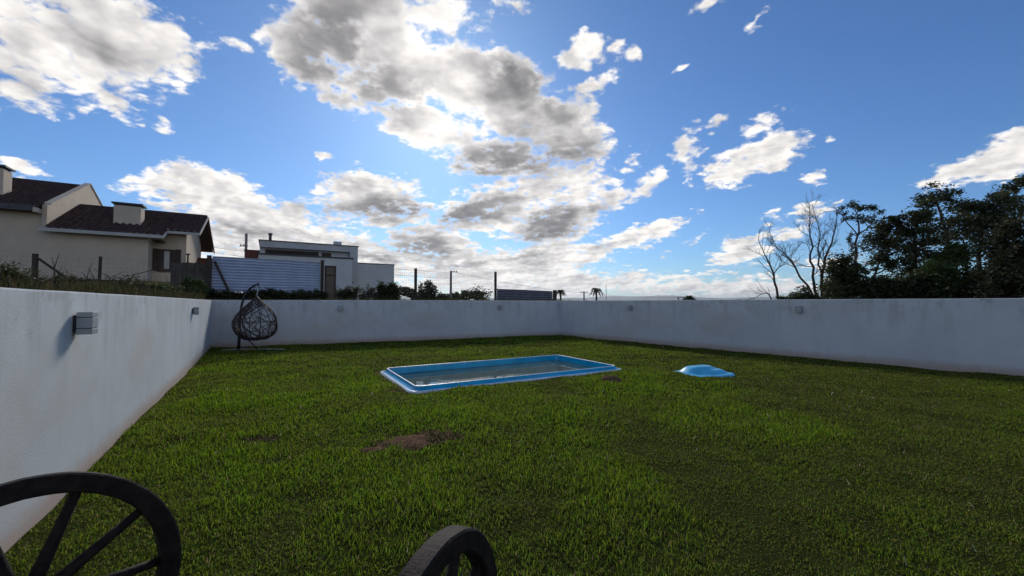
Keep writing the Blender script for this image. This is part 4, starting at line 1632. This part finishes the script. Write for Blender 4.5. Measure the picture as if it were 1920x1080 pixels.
plant('woodland_tree', 'tall tree with flat layered top rising above the woodland', 'tree', 26, gb(1772, YT + 4), [
    tk([(1768, 580, 0), (1772, 500, 0), (1776, 440, 0), (1764, 400, 0), (1757, 372, 0)], YT + 4, .19, .06),
    tk([(1775, 445, 0), (1740, 415, -.5), (1725, 392, -.8)], YT + 4, .08, .03),
    tk([(1776, 440, 0), (1800, 405, .8), (1810, 390, 1)], YT + 4, .08, .03)],
    [cl(1755, 360, YT + 4, 30, 7, .7), cl(1740, 368, YT + 4, 16, 5, .3), cl(1728, 388, YT + 3.5, 26, 7, .6), cl(1775, 372, YT + 4.5, 24, 8, .5), cl(1735, 402, YT + 3.5, 24, 7, .5), cl(1790, 392, YT + 5, 30, 12, .8),
     cl(1745, 412, YT + 4, 20, 7, .4), cl(1812, 388, YT + 5, 22, 9, .6), cl(1780, 415, YT + 4.5, 30, 12, .7), cl(1800, 435, YT + 4, 36, 16, .9), cl(1770, 450, YT + 4, 30, 15, .7), cl(1720, 412, YT + 3.6, 12, 5, .2)],
    'leaf_dark', .13, group=TREEG, per=160, r0=.07, twigs=7)
plant('woodland_tree', 'broad dark tree filling the middle of the woodland', 'tree', 27, gb(1838, YT + 2), [
    tk([(1832, 580, 0), (1838, 510, 0), (1842, 450, 0), (1838, 410, 0)], YT + 2, .2, .07),
    tk([(1850, 580, .8), (1856, 500, .8), (1862, 430, .8)], YT + 2, .12, .05),
    tk([(1815, 580, .4), (1812, 500, .4), (1806, 450, .4)], YT + 2, .1, .05)],
    [cl(1830, 388, YT + 2, 26, 12, .9), cl(1855, 378, YT + 2, 28, 12, .9), cl(1880, 390, YT + 2.4, 26, 14, .9), cl(1845, 408, YT + 2, 34, 14, 1), cl(1870, 420, YT + 2, 30, 12, .8), cl(1815, 412, YT + 2, 24, 10, .6),
     cl(1825, 440, YT + 2, 26, 12, .6), cl(1868, 450, YT + 2.4, 28, 14, .7), cl(1840, 470, YT + 1.6, 24, 12, .4), cl(1900, 410, YT + 2.6, 26, 16, .8)],
    'leaf_dark', .13, group=TREEG, per=180, r0=.08, twigs=7)
plant('woodland_tree', 'tall open tree at the right edge of the picture', 'tree', 28, gb(1905, YT + 6), [
    tk([(1900, 580, 0), (1902, 480, 0), (1906, 420, 0), (1898, 370, 0)], YT + 6, .2, .06),
    tk([(1905, 420, 0), (1930, 380, .8), (1950, 350, 1)], YT + 6, .1, .04)],
    [cl(1895, 352, YT + 6, 26, 8, .6), cl(1915, 340, YT + 6, 24, 8, .6), cl(1878, 368, YT + 6, 22, 7, .4), cl(1905, 372, YT + 6, 26, 9, .5), cl(1940, 350, YT + 6.6, 30, 14, .8), cl(1925, 390, YT + 6, 30, 14, .7), cl(1960, 380, YT + 7, 36, 24, .8)],
    'leaf_dark', .14, group=TREEG, per=160, r0=.07, twigs=7)
plant('woodland_tree', 'large olive green tree low at the right edge, nearest the wall', 'tree', 29, gb(1905, YT - 5), [
    tk([(1900, 590, 0), (1905, 520, 0), (1910, 480, 0)], YT - 5, .16, .07)],
    [cl(1890, 470, YT - 5, 30, 20, 1), cl(1920, 450, YT - 5, 36, 24, 1.2), cl(1880, 505, YT - 5.3, 34, 24, 1.2), cl(1915, 500, YT - 5.3, 40, 26, 1.2), cl(1870, 540, YT - 5.3, 36, 22, 1.1), cl(1905, 545, YT - 5.5, 42, 22, 1.2), cl(1950, 480, YT - 5, 50, 40, 1.2)],
    'leaf_brown', .12, group=TREEG, per=430, flat=.9)
for i, (px, py, Y, rx, ry, lab) in enumerate([
        (1655, 540, YT - 2, 36, 22, 'dark undergrowth bush under the leaning tree'),
        (1715, 535, YT - 2, 42, 28, 'dark undergrowth bush below the spreading tree'),
        (1772, 520, YT - 2.5, 38, 30, 'bright green bush in the middle of the undergrowth'),
        (1825, 535, YT - 3, 42, 26, 'dark bush of the undergrowth beside the olive green tree'),
        (1790, 478, YT - 1, 24, 18, 'leafy green young tree showing through the woodland middle')]):
    plant('undergrowth_bush', lab, 'bush', 40 + i, gb(px, Y), [tk([(px, 590, 0), (px, py, 0)], Y, .08, .04)],
          [cl(px - rx * .4, py + ry * .3, Y, rx * .7, ry * .7, 1), cl(px + rx * .4, py + ry * .3, Y, rx * .7, ry * .7, 1), cl(px, py - ry * .3, Y, rx * .8, ry * .6, 1), cl(px, 556, Y, rx, 10, .9)],
          'leaf_green' if i in (2, 4) else 'leaf_dark', .115, per=330, flat=.85)

# palms
def palm(px, pyc, Y, rad, label, seed):
    rs = np.random.default_rng(seed)
    c = W(px, pyc, Y)
    t = thing('palm_tree', label, 'palm', (c.x, c.y, -3.0), 0, 'palms on the horizon')
    H_ = c.z + 3.0
    MB().tube([(0, 0, 0), (.08, 0, H_ * .5), (0, 0, H_)], [.22, .18, .16], 8).build('trunk', 'bark', t)
    for k in range(14):
        a = 2 * math.pi * k / 14 + rs.uniform(-.15, .15)
        up_ = rs.uniform(.25, 1.7)
        L = rad * rs.uniform(.85, 1.15)
        m_ = MB()
        pts = []
        for j in range(9):
            q_ = j / 8
            pts.append(Vector((math.cos(a) * L * q_ * (1 - .22 * up_), math.sin(a) * L * q_ * (1 - .22 * up_), H_ + up_ * L * q_ - (0.55 + .62 * up_) * L * q_ * q_ * 1.25)))
        m_.tube(pts, list(np.linspace(.035, .012, 9)), 4)
        sd = Vector((-math.sin(a), math.cos(a), 0))
        for j in range(1, 9):
            for s_ in (-1, 1):
                for h_ in (0, .33, .66):
                    p = pts[j - 1].lerp(pts[j], h_ + .3)
                    fw = (pts[j] - pts[j - 1]).normalized()
                    le = L * .30 * (1 - abs(j / 8 - .45))
                    e_ = p + sd * s_ * le * .8 + fw * le * .5 - Vector((0, 0, le * .35))
                    m_.add([p - fw * .05, p + fw * .05, e_], [(0, 1, 2)])
        m_.build('frond', 'leaf_dark', t)
    return t


palm(1051, 547, 75, 1.35, 'smaller palm just right of the low metal fence', 1)
palm(1118, 546, 75, 1.75, 'larger palm with drooping fronds over the back right corner', 2)

# shrubs beyond the back wall
SHG = 'shrubs along the back wall'
for i, (px, py, Y, rx, ry, m_, sz, per_, lab) in enumerate([
        (650, 550, 19.2, 26, 14, 'leaf_dark', .055, 170, 'dark shrub beside the narrow gate over the back wall'),
        (690, 552, 19.8, 22, 13, 'leaf_brown', .05, 90, 'thin brownish shrub in front of the white modern house'),
        (727, 549, 19.8, 24, 17, 'leaf_dark', .06, 330, 'dense round shrub at the right end of the white house'),
        (803, 545, 21.5, 20, 18, 'leaf_dark', .07, 120, 'leafy dark shrub between the two tall fence posts'),
        (893, 553, 22.0, 30, 12, 'leaf_dark', .065, 55, 'sparse spreading shrub left of the low metal fence'),
        (835, 560, 22.5, 20, 6, 'leaf_brown', .06, 150, 'low brownish scrub between the taller shrubs'),
        (1290, 562, 70, 14, 4, 'leaf_dark', .16, 220, 'distant dark treetop just above the right wall'),
        (25, 520, 9.0, 40, 22, 'leaf_dark', .03, 150, 'dark tangled shrub above the near end of the left wall'),
        (120, 530, 11.5, 38, 12, 'leaf_brown', .03, 140, 'brownish low scrub in front of the fence brace post'),
        (235, 536, 13.0, 44, 11, 'leaf_brown', .035, 150, 'low tangled scrub between the wire fence posts'),
        (305, 542, 13.8, 30, 10, 'leaf_green', .035, 170, 'low green scrub in front of the board fence'),
        (360, 540, 14.8, 22, 15, 'leaf_green', .05, 330, 'green bushy shrub at the end of the left wall')]):
    p = W(px, py, Y)
    bz = min(1.45, p.z - .25)
    bs = Vector((p.x, p.y, bz))
    plant('shrub', lab, 'shrub', 60 + i, bs, [([tuple(bs), tuple(p)], .05, .02)],
          [cl(px - rx * .45, py + 2, Y, rx * .55, ry * .7, .8), cl(px + rx * .45, py + 2, Y, rx * .55, ry * .7, .8), cl(px, py - ry * .35, Y, rx * .6, ry * .55, .8), cl(px, py + ry * .5, Y, rx * .9, ry * .5, .8)],
          m_, sz, group=SHG, per=per_, flat=.9, r0=.03)
hx0, hx1 = W(400, 555, 15.6), W(600, 556, 17.4)
cls = []
for k in range(16):
    p = hx0.lerp(hx1, k / 15)
    cls.append((tuple(p), .30, .25, .22, .8))
plant('hedge', 'low straggling hedge under the corrugated metal sheets', 'hedge', 90, (hx0.x, hx0.y, 1.3), [([tuple(hx0 - Vector((0, 0, .5))), tuple(hx1 - Vector((0, 0, .35)))], .02, .02)], cls, 'leaf_brown', .05, per=260, flat=.9, r0=.02, twigs=2)
# distant low wood behind the mesh fence
wcl = []
for k in range(26):
    px = 735 + k * 6.5
    wcl.append(cl(px, 557 - 3 * math.sin(k * .35) - (6 if px < 770 else 0), 85, 9, 5, .5))
wv, wf_ = leaf_cloud(wcl, .30, np.random.default_rng(77), .9, 200)
struct(fast_mesh('distant_wood', wv, wf_, 'leaf_dark'), 'stuff', 'far low line of trees behind the wire mesh fence')

# weeds and dry stalks on the bank behind the left wall
rw = np.random.default_rng(8)
nW = 26000
sL = rw.uniform(2.0, 16.9, nW)
dO = .18 + rw.uniform(0, 1, nW) ** 1.6 * 4.5
nl = Vector((-(CL - FL).y, (CL - FL).x)).normalized()
el_ = (CL - FL).normalized()
wx = FL.x + el_.x * sL + nl.x * dO
wy = FL.y + el_.y * sL + nl.y * dO
wz = 1.46 + .075 * dO + .0 * wx
hgt = (.13 + .24 * vnoise(wx * 1.2, wy * 1.2, 51) ** 1.5 + .10 * (rw.uniform(0, 1, nW) > .93)) * rw.uniform(.6, 1.3, nW) * (.5 + .06 * sL)
rngen = rw
colr = np.array([[.036, .042, .014]]) * rw.uniform(.6, 1.5, nW)[:, None]
dry = rw.uniform(0, 1, nW) < .40
colr[dry] = np.array([[.095, .075, .042]]) * rw.uniform(.5, 1.3, dry.sum())[:, None]
wb = blades(np.stack([wx, wy, wz], 1), hgt, rw.uniform(.006, .014, nW), np.clip(rw.normal(.55, .3, nW), .05, 1.4), colr, 'weeds', 'grass')
struct(wb, 'stuff', 'rough weeds and dry grass on the bank behind the left wall')
nS = 9000
s1 = rw.uniform(-8, 17, nS)
t1 = rw.uniform(-2.8, .6, nS)
fx = F0.x + .891 * s1 - .454 * t1
fy = F0.y + .454 * s1 + .891 * t1
out = ~in_poly(fx, fy, YARD, .25)
fx, fy, s1, t1 = fx[out], fy[out], s1[out], t1[out]
nS = len(fx)
fzv = np.where(s1 < 0, 1.9, 1.55)
hh = rw.uniform(.12, .42, nS) * np.where(s1 < 0, 1.1, .75)
colr = np.array([[.052, .058, .022]]) * rw.uniform(.6, 1.5, nS)[:, None]
dry = rw.uniform(0, 1, nS) < .45
colr[dry] = np.array([[.12, .095, .05]]) * rw.uniform(.5, 1.3, dry.sum())[:, None]
struct(blades(np.stack([fx, fy, fzv - .05], 1), hh, rw.uniform(.008, .018, nS), np.clip(rw.normal(.6, .3, nS), .05, 1.4), colr, 'rough_grass', 'grass'), 'stuff', 'rough dry grass along the boundary fences')
stk = MB()
random.seed(12)
for k in range(46):
    s_ = random.uniform(8, 16.5)
    d_ = random.uniform(.3, 3.2)
    p = Vector((FL.x + el_.x * s_ + nl.x * d_, FL.y + el_.y * s_ + nl.y * d_, 1.5 + .075 * d_))
    h_ = random.uniform(.25, .75)
    a = random.uniform(0, 6.28)
    le = random.uniform(.1, .7)
    stk.tube([p, p + Vector((math.cos(a) * le * .3, math.sin(a) * le * .3, h_ * .65)), p + Vector((math.cos(a) * le * .8, math.sin(a) * le * .8, h_ * (1 - .3 * le)))], [.010, .008, .004], 4)
struct(stk.build('dry_stalks', 'weed'), 'stuff', 'thin dry stalks standing in the weeds behind the left wall')

# ------------------------------------------------------------------ air
hb_ = MB().box(-26000, 26000, -26000, 26000, -60, 420)
haze = bpy.data.meshes.new('haze')
haze.from_pydata(hb_.v, [], hb_.f)
hm = bpy.data.materials.new('haze')
hm.use_nodes = True
hm.node_tree.nodes.clear()
pvn = hm.node_tree.nodes.new('ShaderNodeVolumePrincipled')
pvn.inputs['Color'].default_value = (0.80, 0.87, 0.96, 1)
pvn.inputs['Density'].default_value = 0.000045
pvn.inputs['Anisotropy'].default_value = 0.45
on_ = hm.node_tree.nodes.new('ShaderNodeOutputMaterial')
hm.node_tree.links.new(pvn.outputs[0], on_.inputs['Volume'])
haze.materials.append(hm)
ho = bpy.data.objects.new('haze', haze)
col.objects.link(ho)
struct(ho, 'stuff')
